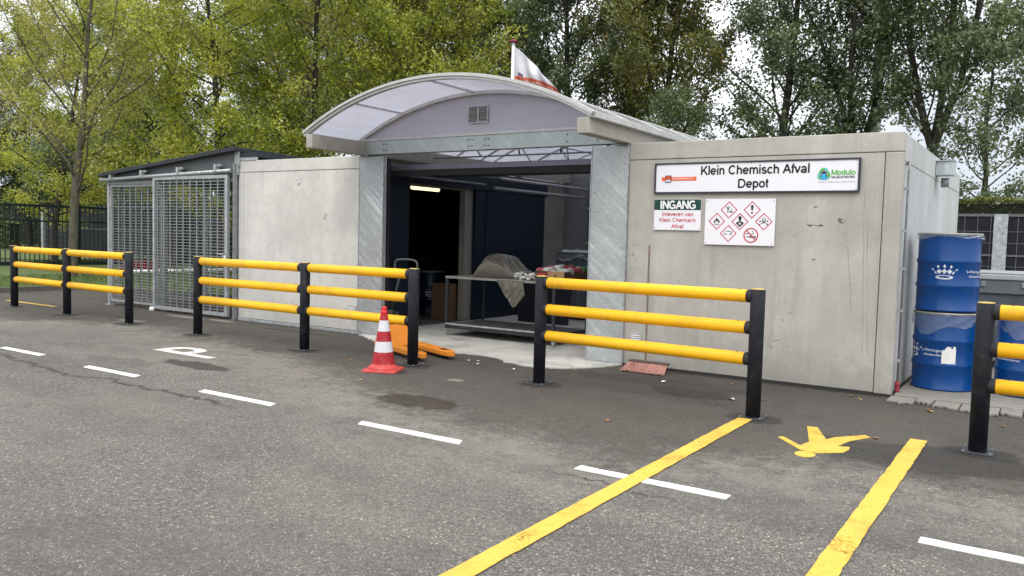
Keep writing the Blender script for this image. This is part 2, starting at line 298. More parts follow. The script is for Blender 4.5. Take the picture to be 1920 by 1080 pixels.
BARKD = bark('dark_bark', (0.022, 0.019, 0.015), (0.06, 0.052, 0.042)); BARKG = bark('grey_bark', (0.05, 0.045, 0.032), (0.13, 0.115, 0.085))
def leafmat(name, stops, trans=0.35, rough=0.55):
    m, nt, p = newmat(name); nt.nodes.remove(p); out = nt.nodes['Material Output']
    at = N(nt, 'ShaderNodeAttribute', attribute_name='tone'); r = N(nt, 'ShaderNodeValToRGB'); el = r.color_ramp.elements
    el[0].position = stops[0][0]; el[0].color = rgba(stops[0][1]); el[1].position = stops[-1][0]; el[1].color = rgba(stops[-1][1])
    for q in stops[1:-1]: e = el.new(q[0]); e.color = rgba(q[1])
    nt.links.new(at.outputs['Fac'], r.inputs[0])
    d = N(nt, 'ShaderNodeBsdfDiffuse'); t = N(nt, 'ShaderNodeBsdfTranslucent'); g = N(nt, 'ShaderNodeBsdfGlossy', inputs={'Roughness': 0.45, 'Color': (0.8, 0.85, 0.8, 1)})
    mx_ = N(nt, 'ShaderNodeMixShader', inputs={0: trans}); m2 = N(nt, 'ShaderNodeMixShader', inputs={0: 0.06})
    nt.links.new(r.outputs[0], d.inputs[0]); nt.links.new(r.outputs[0], t.inputs[0]); nt.links.new(d.outputs[0], mx_.inputs[1]); nt.links.new(t.outputs[0], mx_.inputs[2])
    nt.links.new(mx_.outputs[0], m2.inputs[1]); nt.links.new(g.outputs[0], m2.inputs[2]); nt.links.new(m2.outputs[0], out.inputs[0]); return m
L_LIME = leafmat('lime_leaves', [(0, (0.05, 0.09, 0.012)), (0.36, (0.21, 0.27, 0.03)), (0.66, (0.54, 0.56, 0.065)), (1, (0.68, 0.58, 0.11))], 0.54)
L_YEL = leafmat('yellowing_leaves', [(0, (0.10, 0.12, 0.02)), (0.5, (0.32, 0.31, 0.065)), (1, (0.62, 0.54, 0.15))], 0.48)
L_DARK = leafmat('dark_leaves', [(0, (0.03, 0.055, 0.025)), (0.5, (0.125, 0.175, 0.08)), (0.9, (0.26, 0.31, 0.13)), (1, (0.34, 0.36, 0.15))], 0.46)
L_AUT = leafmat('turning_leaves', [(0, (0.04, 0.065, 0.022)), (0.45, (0.16, 0.19, 0.05)), (0.8, (0.33, 0.29, 0.06)), (0.95, (0.50, 0.33, 0.05)), (1, (0.60, 0.30, 0.05))], 0.44)
L_HEDGE = leafmat('hedge_leaves', [(0, (0.02, 0.035, 0.008)), (0.5, (0.08, 0.105, 0.022)), (1, (0.30, 0.28, 0.06))], 0.3)
L_DRY = leafmat('dry_leaves', [(0, (0.3, 0.14, 0.05)), (1, (0.5, 0.36, 0.12))], 0.1)

# ================================================================== mesh helpers
class B:
    def __init__(s): s.v = []; s.f = []; s.m = []; s.sm = []
    def add(s, vs, fs, mi=0, smooth=False):
        o = len(s.v); s.v += [tuple(q) for q in vs]; s.f += [tuple(i + o for i in f) for f in fs]; s.m += [mi] * len(fs); s.sm += [smooth] * len(fs); return s
    def box(s, x0, x1, y0, y1, z0, z1, mi=0):
        v = [(x0, y0, z0), (x1, y0, z0), (x1, y1, z0), (x0, y1, z0), (x0, y0, z1), (x1, y0, z1), (x1, y1, z1), (x0, y1, z1)]
        return s.add(v, [(0, 3, 2, 1), (4, 5, 6, 7), (0, 1, 5, 4), (1, 2, 6, 5), (2, 3, 7, 6), (3, 0, 4, 7)], mi)
    def tube(s, path, r, n=10, mi=0, cap=True, smooth=True):
        path = [Vector(q) for q in path]; rr = r if isinstance(r, (list, tuple)) else [r] * len(path)
        vs = []; fs = []; up = None
        for i, q in enumerate(path):
            t = (path[min(i + 1, len(path) - 1)] - path[max(i - 1, 0)]).normalized()
            if up is None: up = Vector((0, 0, 1)) if abs(t.z) < 0.9 else Vector((1, 0, 0))
            a = t.cross(up).normalized(); b = a.cross(t).normalized(); up = b
            for k in range(n):
                th = 2 * PI * k / n; vs.append(q + (a * math.cos(th) + b * math.sin(th)) * rr[i])
        for i in range(len(path) - 1):
            for k in range(n): fs.append((i * n + k, i * n + (k + 1) % n, (i + 1) * n + (k + 1) % n, (i + 1) * n + k))
        s.add(vs, fs, mi, smooth)
        if cap:
            o = len(s.v) - len(vs); s.f += [tuple(o + k for k in range(n))[::-1], tuple(o + (len(path) - 1) * n + k for k in range(n))]; s.m += [mi] * 2; s.sm += [False] * 2
        return s
    def lathe(s, prof, c=(0, 0, 0), n=32, mi=0, smooth=True, wob=None):
        vs = []; fs = []
        for j, (r, z) in enumerate(prof):
            for k in range(n):
                th = 2 * PI * k / n; q = r + (wob(th, z) if wob else 0); vs.append((c[0] + q * math.cos(th), c[1] + q * math.sin(th), c[2] + z))
        for j in range(len(prof) - 1):
            for k in range(n): fs.append((j * n + k, j * n + (k + 1) % n, (j + 1) * n + (k + 1) % n, (j + 1) * n + k))
        return s.add(vs, fs, mi, smooth)
    def prism(s, poly, fn, d0, d1, mi=0):
        """poly: 2-D outline, fn(u, v, d) -> xyz"""
        n = len(poly); vs = [fn(u, v, d0) for u, v in poly] + [fn(u, v, d1) for u, v in poly]
        fs = [tuple(range(n))[::-1], tuple(range(n, 2 * n))] + [(i, (i + 1) % n, n + (i + 1) % n, n + i) for i in range(n)]
        return s.add(vs, fs, mi)
OFF = {}
def link(o, parent):
    COL.objects.link(o)
    if parent is not None: o.parent = parent
    return o
def part(name, b, mats, parent=None, bevel=0, local=False, solid=0):
    """b is in world metres unless local; a part is stored relative to its thing's base"""
    me = bpy.data.meshes.new(name); off = OFF.get(parent.name, Vector((0, 0, 0))) if (parent is not None and not local) else Vector((0, 0, 0))
    me.from_pydata([(q[0] - off[0], q[1] - off[1], q[2] - off[2]) for q in b.v], [], b.f)
    if not isinstance(mats, (list, tuple)): mats = [mats]
    for m in mats: me.materials.append(m)
    me.polygons.foreach_set('material_index', b.m); me.polygons.foreach_set('use_smooth', b.sm)
    bm = bmesh.new(); bm.from_mesh(me); bmesh.ops.recalc_face_normals(bm, faces=bm.faces); bm.to_mesh(me); bm.free(); me.update()
    o = bpy.data.objects.new(name, me); link(o, parent); OFF[o.name] = off
    if bevel:
        md = o.modifiers.new('bevel', 'BEVEL'); md.width = bevel; md.segments = 2; md.limit_method = 'ANGLE'; md.angle_limit = math.radians(40)
    if solid:
        md = o.modifiers.new('solid', 'SOLIDIFY'); md.thickness = solid
    return o
def tag(o, label=None, cat=None, group=None, kind=None):
    if label: o['label'] = label
    if cat: o['category'] = cat
    if group: o['group'] = group
    if kind: o['kind'] = kind
    return o
def thing(name, label, cat, loc=(0, 0, 0), group=None, rotz=0):
    o = bpy.data.objects.new(name, None); COL.objects.link(o); o.location = loc; o.rotation_euler = (0, 0, rotz); o.empty_display_size = 0.2
    OFF[o.name] = Vector(loc); return tag(o, label, cat, group)
def copy_tree(o, parent=None):
    c = o.copy(); COL.objects.link(c); c.parent = parent
    for ch in list(o.children): copy_tree(ch, c)
    return c
CAPH = 0.70
def textmesh(body, width=None, height=None, align='LEFT', space=1.0, bold=0.0):
    """returns (verts2d, faces) of lettering scaled to width / cap height, origin at lower left"""
    cu = bpy.data.curves.new('t', 'FONT'); cu.body = body; cu.size = 1; cu.space_character = space; cu.offset = bold; cu.resolution_u = 3
    o = bpy.data.objects.new('t', cu); COL.objects.link(o)
    dg = bpy.context.evaluated_depsgraph_get(); ev = o.evaluated_get(dg); me = ev.to_mesh()
    v = [(q.co.x, q.co.y) for q in me.vertices]; f = [tuple(q.vertices) for q in me.polygons]; ev.to_mesh_clear()
    bpy.data.objects.remove(o); bpy.data.curves.remove(cu)
    x0 = min(q[0] for q in v); x1 = max(q[0] for q in v); sx_ = width / (x1 - x0); sy_ = height / CAPH
    return [((q[0] - x0) * sx_, q[1] * sy_) for q in v], f
_v = textmesh('H', 1, 1)[0]; CAPH = CAPH * max(q[1] for q in _v)
def addtext(b, body, x, z, w, h, fn, mi=0, **kw):
    v, f = textmesh(body, w, h, **kw); b.add([fn(x + q[0], z + q[1]) for q in v], f, mi)
def _arc(cx, cy, rx, ry, a0, a1, n=12): return [(cx + rx * math.cos(math.radians(a0 + (a1 - a0) * k / n)), cy + ry * math.sin(math.radians(a0 + (a1 - a0) * k / n))) for k in range(n + 1)]
_o = _arc(.385, .3625, .28, .30, 0, 360, 20); _n = _arc(.385, .44, .235, .22, 180, 0, 8) + [(.62, 0)]
GLY = {' ': (.388, []), 'K': (.93, [[(.13, 0), (.13, 1)], [(.16, .33), (.80, 1)], [(.38, .56), (.86, 0)]]), 'l': (.31, [[(.155, 0), (.155, 1)]]), 'i': (.31, [[(.155, 0), (.155, .725)], [(.155, .86), (.155, 1)]]),
 'e': (.777, [_arc(.385, .3625, .28, .30, 0, 322, 18), [(.12, .3625), (.66, .3625)]]), 'n': (.777, [[(.15, 0), (.15, .725)], _n]), 'h': (.777, [[(.15, 0), (.15, 1)], _n]),
 'm': (1.163, [[(.15, 0), (.15, .725)], _arc(.365, .45, .215, .21, 180, 0, 8) + [(.58, 0)], _arc(.795, .45, .215, .21, 180, 0, 8) + [(1.01, 0)]]), 'C': (1.008, [_arc(.52, .5, .39, .435, 42, 318, 18)]), 'c': (.698, [_arc(.37, .3625, .27, .30, 42, 318, 16)]),
 's': (.698, [_arc(.345, .505, .215, .15, 25, 270, 10) + _arc(.345, .21, .24, .145, 90, -160, 10)[1:]]), 'S': (.93, [_arc(.46, .72, .29, .215, 25, 270, 10) + _arc(.46, .2825, .33, .2225, 90, -160, 10)[1:]]),
 'A': (.93, [[(.06, 0), (.465, .98)], [(.87, 0), (.465, .98)], [(.20, .34), (.73, .34)]]), 'f': (.388, [[(.19, 0), (.19, .80)] + _arc(.35, .80, .16, .135, 180, 80, 5)[1:], [(.03, .66), (.38, .66)]]), 'v': (.698, [[(.06, .725), (.35, .03)], [(.35, .03), (.64, .725)]]),
 'a': (.777, [_arc(.35, .205, .24, .145, 0, 360, 14), _arc(.365, .47, .235, .19, 158, 0, 8) + [(.60, 0)]]), 'D': (1.008, [[(.13, 0), (.13, 1)], [(.16, .065), (.45, .065)] + _arc(.45, .5, .42, .435, -90, 90, 12) + [(.16, .935)]]),
 'p': (.777, [[(.15, -.28), (.15, .725)], _arc(.40, .3625, .25, .30, 0, 360, 16)]), 'd': (.777, [[(.62, 0), (.62, 1)], _arc(.37, .3625, .25, .30, 0, 360, 16)]), 'o': (.777, [_o]), 't': (.388, [[(.19, .95), (.19, .17)] + _arc(.31, .17, .12, .11, 180, 275, 4)[1:], [(.03, .66), (.37, .66)]]),
 'I': (.388, [[(.19, 0), (.19, 1)]]), 'N': (1.008, [[(.13, 0), (.13, 1)], [(.88, 0), (.88, 1)], [(.14, .96), (.87, .04)]]), 'G': (1.087, [_arc(.53, .5, .41, .435, 42, 300, 18) + [(.94, .17), (.94, .45), (.56, .45)]]),
 'r': (.465, [[(.15, 0), (.15, .725)], _arc(.36, .42, .21, .24, 180, 75, 5)]), 'u': (.777, [[(.15, .725), (.15, .28)] + _arc(.385, .28, .235, .215, 180, 360, 8)[1:], [(.62, 0), (.62, .725)]]), 'M': (1.163, [[(.13, 0), (.13, 1)], [(1.03, 0), (1.03, 1)], [(.13, .97), (.58, .06)], [(.58, .06), (1.03, .97)]]),
 'L': (.777, [[(.13, 0), (.13, 1)], [(.16, .065), (.72, .065)]]), 'E': (.93, [[(.13, 0), (.13, 1)], [(.16, .065), (.84, .065)], [(.16, .52), (.80, .52)], [(.16, .935), (.84, .935)]]), 'U': (1.008, [[(.13, 1), (.13, .40)] + _arc(.50, .40, .37, .335, 180, 360, 10) + [(.87, 1)]]),
 'T': (.853, [[(.43, 0), (.43, .94)], [(.04, .935), (.82, .935)]]), 'R': (1.008, [[(.13, 0), (.13, 1)], [(.16, .48), (.60, .48)] + _arc(.60, .7075, .27, .2275, -90, 90, 8) + [(.16, .935)], [(.50, .46), (.90, 0)]]), 'V': (.93, [[(.05, 1), (.465, .03)], [(.465, .03), (.88, 1)]]),
 '.': (.388, [[(.19, 0), (.19, .13)]]), '|': (.36, [[(.18, -.2), (.18, 1)]])}
def addtext2(b, body, x, z, w, h, yo, t=0.135, mi=0):
    """plain grotesque lettering built from strokes; each stroke sits a hair proud of the last"""
    tot = sum(GLY[c][0] for c in body) - .2; sx_ = w / tot; cx = -.1; k = 0
    for c in body:
        for st in GLY[c][1]:
            pts = [((cx + q[0]) * sx_, q[1] * h) for q in st]; tt = t * h
            v, f = ribbon2d(pts, tt * (0.5 + 0.5 * sx_ / h)); y = yo - 0.00012 * (k % 5); k += 1
            b.add([(x + q[0], y, z + q[1]) for q in v], f, mi)
        cx += GLY[c][0]
def ring2d(cx, cz, r0, r1, n=40):
    vs = []; fs = []
    for k in range(n):
        th = 2 * PI * k / n
        for r in (r0, r1): vs.append((cx + r * math.cos(th), cz + r * math.sin(th)))
    for k in range(n): a = 2 * k; c = 2 * ((k + 1) % n); fs.append((a, a + 1, c + 1, c))
    return vs, fs
def disc2d(cx, cz, r, n=24, ry=None):
    ry = ry or r; return [(cx + r * math.cos(2 * PI * k / n), cz + ry * math.sin(2 * PI * k / n)) for k in range(n)]
def ribbon2d(pts, w):
    """thick stroke polygon quads along pts"""
    vs = []; fs = []
    for i, q in enumerate(pts):
        a = pts[max(i - 1, 0)]; c = pts[min(i + 1, len(pts) - 1)]; t = Vector((c[0] - a[0], c[1] - a[1])).normalized(); n = Vector((-t.y, t.x)); ww = w[i] if isinstance(w, (list, tuple)) else w
        vs += [(q[0] + n.x * ww / 2, q[1] + n.y * ww / 2), (q[0] - n.x * ww / 2, q[1] - n.y * ww / 2)]
    for i in range(len(pts) - 1): fs.append((2 * i, 2 * i + 1, 2 * i + 3, 2 * i + 2))
    return vs, fs

# ================================================================== the ground
g = B().add([(-400, -200, 0), (300, -200, 0), (300, 400, 0), (-400, 400, 0)], [(0, 1, 2, 3)])
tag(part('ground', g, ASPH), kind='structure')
# grass verge behind the kerb and beyond the fence
vz = 0.10
gp = [(-20.55, -8), (-20.45, 0.0), (-20.5, 1.4), (-20.2, 1.85), (-19.6, 2.05), (-16.4, 2.5), (-12.4, 3.0), (-12.4, 15.8), (-30.7, 15.8), (-31.5, 5), (-31.9, -8)]
tag(part('grass', B().prism(gp, lambda u, v, d: (u, v, d), 0.0, vz), GRASS), kind='structure')
gk = B()
kp = [(-20.4, -8), (-20.3, 0.0), (-20.36, 1.3), (-20.1, 1.7), (-19.6, 1.9), (-16.4, 2.35), (-12.4, 2.85)]
ki = [(-20.53, -8), (-20.43, 0.0), (-20.48, 1.38), (-20.18, 1.83), (-19.6, 2.03), (-16.4, 2.48), (-12.4, 2.98)]
for i in range(len(kp) - 1): gk.prism([kp[i], kp[i + 1], ki[i + 1], ki[i]], lambda u, v, d: (u, v, d), 0.0, vz + 0.015)
tag(part('kerb', gk, pm('kerb_dark', (0.10, 0.097, 0.09), 0.9, 0, 0.3, 6)), kind='structure')
tag(part('lawn', B().box(-120, -36.5, 8.6, 60, 0.0, 0.09), GRASS), kind='structure')
tag(part('lawn', B().box(-36.4, 30, 16.6, 60, 0.0, 0.09), GRASS), kind='structure')
tag(part('path', B().box(-36.3, -31.9, -20, 16.0, 0.0, 0.012), pm('light_paving', (0.22, 0.20, 0.185), 0.9, 0, 0.2, 3)), kind='structure')
for q in range(3):
    tag(part('road_marking', B().box(-42, -32.4, 2.0 + q * 3.4, 2.12 + q * 3.4, 0.014, 0.018), PWHITE), kind='structure')
# concrete floor slab with a ragged poured lip
lip = [(-9.0, 0.02), (-8.96, -0.12), (-8.75, -0.20), (-8.45, -0.42), (-8.1, -0.62), (-7.75, -0.82), (-7.5, -0.93), (-7.2, -0.80), (-6.9, -0.66), (-6.6, -0.62), (-6.3, -0.55), (-6.0, -0.66), (-5.75, -0.84), (-5.45, -0.92), (-5.2, -0.93), (-4.95, -0.80), (-4.75, -0.55), (-4.6, -0.3), (-4.52, -0.06), (-4.52, 0.02)]
rr_ = random.Random(3); lp = []
for i in range(len(lip) - 1):
    a, c = lip[i], lip[i + 1]
    for k in range(5):
        t = k / 5; j = 0.0 if (i in (0, len(lip) - 2)) else rr_.uniform(-0.025, 0.025); lp.append((a[0] + (c[0] - a[0]) * t + j * .5, a[1] + (c[1] - a[1]) * t + j))
lp += [(-4.52, 0.02), (-4.52, 6.7), (-9.09, 6.7), (-9.09, 0.02)]
tag(part('floor', B().prism(lp, lambda u, v, d: (u, v, d), -0.02, 0.014), SLABM), kind='structure')
# kerb blocks and raised slab on the right
tag(part('floor', B().box(-1.34, 6, 0.0, 9, 0, 0.035), PAVEM, bevel=0.01), kind='structure')
kb = B(); x = -1.36; rk = random.Random(5)
while x < 4:
    w = rk.uniform(0.10, 0.34); y1 = -0.02; y0 = -0.20 - rk.uniform(0, 0.22)
    n = 8; poly = [(x + w * t / n, y0 + rk.uniform(-0.05, 0.05)) for t in range(n + 1)] + [(x + w * (1 - t / 4), y1 + rk.uniform(-0.01, 0.008)) for t in range(5)]
    kb.prism(poly, lambda u, v, d: (u, v, d), 0.0, 0.022 + rk.uniform(0, 0.014)); x += w + 0.012
tag(part('pavement', kb, PAVEM, bevel=0.006), kind='structure')
# painted markings
def irr(x0, x1, y0, y1, z, seed, slant=0.0, rnd=0.0, step=0.07, along='x'):
    r = random.Random(seed); pts = []
    L = (x1 - x0) if along == 'x' else (y1 - y0); n = max(4, int(L / step))
    for k in range(n + 1):
        t = k / n
        if along == 'x': pts.append((x0 + (x1 - x0) * t + (slant if 0 < t < 1 else slant), y0 + r.uniform(-.004, .004)))
        else: pts.append((x1 + r.uniform(-.004, .004), y0 + (y1 - y0) * t))
    for k in range(n + 1):
        t = 1 - k / n
        if along == 'x': pts.append((x0 + (x1 - x0) * t, y1 + r.uniform(-.004, .004)))
        else: pts.append((x0 + r.uniform(-.004, .004), y0 + (y1 - y0) * t))
    return pts
for i, (xa, xb, yc) in enumerate([(-13.45, -12.35, -4.20), (-11.30, -10.30, -4.26), (-9.15, -8.15, -4.36), (-6.98, -5.93, -4.41), (-4.83, -3.77, -4.42), (-2.70, -1.62, -4.45), (-0.53, 0.55, -4.52), (1.65, 2.7, -4.56)]):
    tag(part('road_marking', B().prism(irr(xa, xb, yc - 0.052, yc + 0.052, 0, i, slant=0.05 if i < 5 else 0.0), lambda u, v, d: (u, v, d), 0.0005, 0.0045), PWHITE), label='white dash of the broken lane line on the asphalt, number %s from the left' % ['one, out at the edge,', 'two', 'three', 'four', 'five', 'six, under the yellow stripe', 'seven, at the right edge', 'eight'][i], kind='structure')
for i, (xa, xb, ya, yb) in enumerate([(-2.32, -2.19, -7.6, -2.12), (-0.915, -0.785, -7.6, -1.97)]):
    tag(part('road_marking', B().prism(irr(xa, xb, ya, yb, 0, 30 + i, along='y'), lambda u, v, d: (u, v, d), 0.006, 0.009), PYEL), label=['yellow stripe running up to the foot of the single bay barrier', 'yellow stripe on the right of the walking figure'][i], kind='structure')
tag(part('road_marking', B().box(-18.2, -16.3, -1.02, -0.94, 0.001, 0.004), PYEL), kind='structure')
b = B(); v, f = textmesh('P', 0.48, 1.12, bold=0.012); b.add([(-8.64 - q[1], -3.12 + q[0], 0.0045) for q in v], f)
tag(part('road_marking', b, PWORN), label='worn white letter P painted on the asphalt', kind='structure')
pg = [(-1.825, -2.616), (-1.791, -2.575), (-1.60, -2.79), (-1.572, -2.622), (-1.728, -2.046), (-1.644, -2.033), (-1.478, -2.446), (-1.441, -2.327), (-1.253, -2.068), (-1.192, -2.123), (-1.306, -2.368), (-1.355, -2.626), (-1.268, -2.589), (-1.256, -2.683), (-1.274, -2.81), (-1.437, -2.953), (-1.563, -2.932)]
b = B().prism(pg, lambda u, v, d: (u, v, d), 0.0005, 0.0045)
b.prism(disc2d(-1.50, -3.045, 0.075, 20, 0.09), lambda u, v, d: (u, v, d), 0.0005, 0.0045)
tag(part('road_marking', b, PYEL), label='yellow walking figure painted on the asphalt', kind='structure')

# ================================================================== concrete storage units
HC = 2.80
cr_ = thing('storage_unit', 'beige concrete storage unit on the right carrying the long name sign', 'storage unit', (-2.93, 0, 0))
b = B().box(-4.50, -1.548, 0.006, 0.15, 0.03, 2.588); part('front_wall', b, CONC_R, cr_, bevel=0.004)
b = B().box(-4.50, -1.37, 0.0, 0.15, 2.594, HC); part('top_beam', b, CONC_R, cr_, bevel=0.008)
b = B().box(-1.541, -1.37, 0.0, 0.15, 0.0, 2.59); part('corner_post', b, CONC_R, cr_, bevel=0.012)
b = B().box(-1.49, -1.376, 0.152, 5.85, 0.03, 2.50); part('side_wall', b, CONC_S, cr_, bevel=0.004)
b = B().box(-1.50, -1.372, 0.152, 5.85, 2.503, HC - 0.002).box(-1.50, -1.37, 5.852, 6.0, 0.0, HC - 0.002); part('side_beam', b, CONC_S, cr_, bevel=0.006)
b = B().box(-4.50, -4.38, 0.152, 6.0, 0.02, HC - 0.004).box(-4.378, -1.502, 5.86, 6.0, 0.02, HC - 0.004); part('inner_wall', b, CONC_R, cr_)
b = B().box(-4.376, -1.504, 0.153, 5.855, 2.55, 2.70); part('roof', b, pm('grey_roofing', (0.12, 0.12, 0.12), 0.9), cr_)
b = B().box(-4.48, -1.36, -0.012, 0.0, 0.0, 0.028); part('base_strip', b, pm('bitumen', (0.03, 0.03, 0.03), 0.9), cr_)
WEARD = pm('scuff_dark', (0.10, 0.09, 0.075), 0.9, 0, 0.5, 60)
WEARM = pm('scuff_mid', (0.25, 0.235, 0.20), 0.9, 0, 0.3, 30)
def marks(parent, specs, seed, y=0.0045):
    r = random.Random(seed)
    for (kind, x0, z0, x1, z1, w) in specs:
        b = B()
        if kind == 'line':
            n = 14; pts = [(x0 + (x1 - x0) * k / n + r.uniform(-1, 1) * w * .8, z0 + (z1 - z0) * k / n) for k in range(n + 1)]
            v, f = ribbon2d(pts, [w * r.uniform(.25, 1) for _ in pts]); b.add([(q[0], y, q[1]) for q in v], f)
        else:
            for k in range(int(w)):
                cx, cz = r.uniform(min(x0, x1), max(x0, x1)), r.uniform(min(z0, z1), max(z0, z1)); L = r.uniform(.008, .03); a = r.uniform(-.7, .7); h = r.uniform(.002, .006)
                pts = [(cx + L * t * math.cos(a) + r.uniform(-.003, .003), cz + L * t * math.sin(a) + r.uniform(-.004, .004)) for t in (-1, -.4, .3, 1)]
                v, f = ribbon2d(pts, [h * .3, h, h, h * .2]); b.add([(q[0], y, q[1]) for q in v], f)
        part('scuff_mark', b, WEARD if kind != 'line' else WEARM, parent)
marks(cr_, [('blot', -2.31, 1.815, -2.14, 1.80, 20), ('blot', -1.985, 1.89, -1.925, 1.835, 15), ('blot', -2.235, 1.44, -2.215, 1.42, 4), ('blot', -2.24, 2.02, -2.215, 2.005, 4), ('line', -1.88, 1.60, -1.80, 0.88, .006), ('line', -1.735, 2.2, -1.668, 0.42, .007), ('line', -1.69, 1.9, -1.62, 0.42, .005), ('blot', -3.9, 1.2, -3.6, 0.9, 4), ('blot', -2.7, 0.95, -2.2, 0.4, 7), ('blot', -4.42, 1.6, -4.36, 0.8, 14)], 3)
def grate(parent, cx, cz, w, h):
    b = B().box(cx - w / 2, cx + w / 2, -0.012, 0.004, cz - h / 2, cz - h / 2 + .014).box(cx - w / 2, cx + w / 2, -0.012, 0.004, cz + h / 2 - .014, cz + h / 2)
    b.box(cx - w / 2, cx - w / 2 + .012, -0.012, 0.004, cz - h / 2 + .014, cz + h / 2 - .014).box(cx + w / 2 - .012, cx + w / 2, -0.012, 0.004, cz - h / 2 + .014, cz + h / 2 - .014)
    o = part('vent_grille', b, ALU, parent); s_ = B()
    for k in range(5):
        z = cz - h / 2 + 0.025 + k * (h - 0.05) / 4; s_.add([(cx - w / 2 + .012, -0.016, z - .005), (cx + w / 2 - .012, -0.016, z - .005), (cx + w / 2 - .012, -0.002, z + .008), (cx - w / 2 + .012, -0.002, z + .008), (cx - w / 2 + .012, -0.012, z - .009), (cx + w / 2 - .012, -0.012, z - .009)], [(0, 1, 2, 3), (4, 5, 1, 0)])
    s_.box(cx - w / 2 + .012, cx + w / 2 - .012, 0.0, 0.003, cz - h / 2 + .014, cz + h / 2 - .014, 1)
    part('slat', s_, [pm('white_slat', (0.7, 0.7, 0.7), 0.35, 0.1), BLACK], o)
grate(cr_, -4.335, 0.352, 0.15, 0.15)
# rust-brown run mark where a strip was fixed
b = B().box(-4.207, -4.183, 0.003, 0.009, 0.05, 1.53); part('sealed_joint', b, pm('brown_joint', (0.20, 0.155, 0.125), 0.9, 0, 0.35, 9), cr_)

cl = thing('storage_unit', 'pale concrete storage unit between the mesh cage and the open doorway', 'storage unit', (-10.5, 0, 0))
b = B().box(-11.90, -9.112, 0.006, 0.13, 0.05, 2.595); part('front_wall', b, CONC_L, cl, bevel=0.004)
b = B().box(-12.03, -9.112, 0.0, 0.13, 2.602, HC); part('top_beam', b, CONC_L, cl, bevel=0.008)
b = B().box(-12.03, -11.905, 0.0, 0.13, 0.03, 2.60); part('corner_post', b, CONC_L, cl, bevel=0.008)
b = B().box(-12.03, -11.91, 0.132, 6.6, 0.03, HC - .002); part('side_wall', b, CONC_L, cl)
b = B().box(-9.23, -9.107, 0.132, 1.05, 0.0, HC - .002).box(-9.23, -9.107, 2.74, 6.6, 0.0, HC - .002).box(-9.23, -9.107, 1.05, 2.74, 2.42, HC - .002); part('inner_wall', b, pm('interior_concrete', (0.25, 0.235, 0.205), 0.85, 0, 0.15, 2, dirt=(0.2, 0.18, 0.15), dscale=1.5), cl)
b = B().box(-11.908, -9.232, 6.48, 6.6, 0.0, HC - .004); part('back_wall', b, CONC_L, cl)
b = B().box(-11.905, -11.88, 0.14, 6.47, 0.03, 2.59).box(-11.878, -9.24, 6.44, 6.47, 0.03, 2.59).box(-11.878, -9.24, 2.98, 3.0, 0.03, 2.0, 0); b = B().box(-11.905, -11.88, 0.14, 6.47, 0.03, 2.59).box(-11.878, -9.24, 6.44, 6.47, 0.03, 2.59); part('room_darkener', b, pm('room_shade_dark', (0.012, 0.016, 0.02), 0.7), cl)  # near-black sheets added over the walls to make the room look darker
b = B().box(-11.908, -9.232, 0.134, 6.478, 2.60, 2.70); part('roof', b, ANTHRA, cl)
b = B().box(-11.908, -9.10, 0.134, 6.478, 0.001, 0.03); part('floor_grating', b, pm('grating_floor', (0.10, 0.105, 0.105), 0.6, 0.3, 0.3, 40), cl)
b = B().box(-12.0, -9.1, -0.03, -0.002, 0.0, 0.045); part('base_strip', b, ZINC, cl, bevel=0.004)
grate(cl, -9.235, 0.39, 0.14, 0.115)
marks(cl, [('blot', -9.90, 1.90, -9.84, 1.80, 16), ('blot', -10.7, 2.46, -10.4, 2.44, 6), ('blot', -10.53, 2.39, -10.48, 2.35, 6), ('blot', -10.55, 1.95, -10.2, 1.93, 4), ('blot', -10.6, 1.2, -10.3, 1.1, 5), ('blot', -9.65, 2.45, -9.4, 2.1, 8), ('line', -11.229, 2.606, -11.229, 2.795, .008), ('line', -9.80, 2.606, -9.80, 2.795, .008), ('blot', -11.3, 1.5, -11.2, 1.3, 3)], 4)
# navy door frame and sliding doors on the inner side
dn = thing('sliding_door', 'dark navy sliding door with top rail on the inner side of the pale unit', 'door', (-9.05, 3, 0))
b = B().box(-9.105, -9.00, 0.30, 5.5, 2.45, 2.70); part('top_rail', b, NAVY, dn, bevel=0.004)
b = B().box(-9.105, -9.04, 0.30, 1.10, 0.0, 2.448); part('jamb', b, NAVY, dn, bevel=0.003)
b = B().box(-9.098, -9.03, 2.97, 3.30, 0.02, 2.447); part('jamb', b, NAVY2, dn, bevel=0.003)
b = B().box(-9.098, -9.015, 3.31, 4.36, 0.03, 2.447); part('door_leaf', b, NAVY2, dn, bevel=0.004)
b = B().box(-9.098, -9.018, 4.366, 5.42, 0.03, 2.447); part('door_leaf', b, NAVY2, dn, bevel=0.004)
b = B().box(-9.015, -8.99, 3.36, 3.42, 0.95, 1.2); part('handle', b, ZINC, dn, bevel=0.003)
b = B().box(-9.10, -9.05, 5.43, 5.56, 2.20, 2.32); part('door_stop', b, ZINCD, dn)
lt = thing('tube_light', 'lit yellowish tube lamp in the dark room behind the doorway', 'lamp', (-10.2, 2.9, 2.48))
b = B().box(-10.27, -10.13, 2.49, 3.34, 2.525, 2.55); part('housing', b, ZINCD, lt, bevel=0.004)
b = B().tube([(-10.2, 2.52, 2.485), (-10.2, 3.31, 2.485)], 0.042, 12); part('diffuser', b, TUBE, lt)
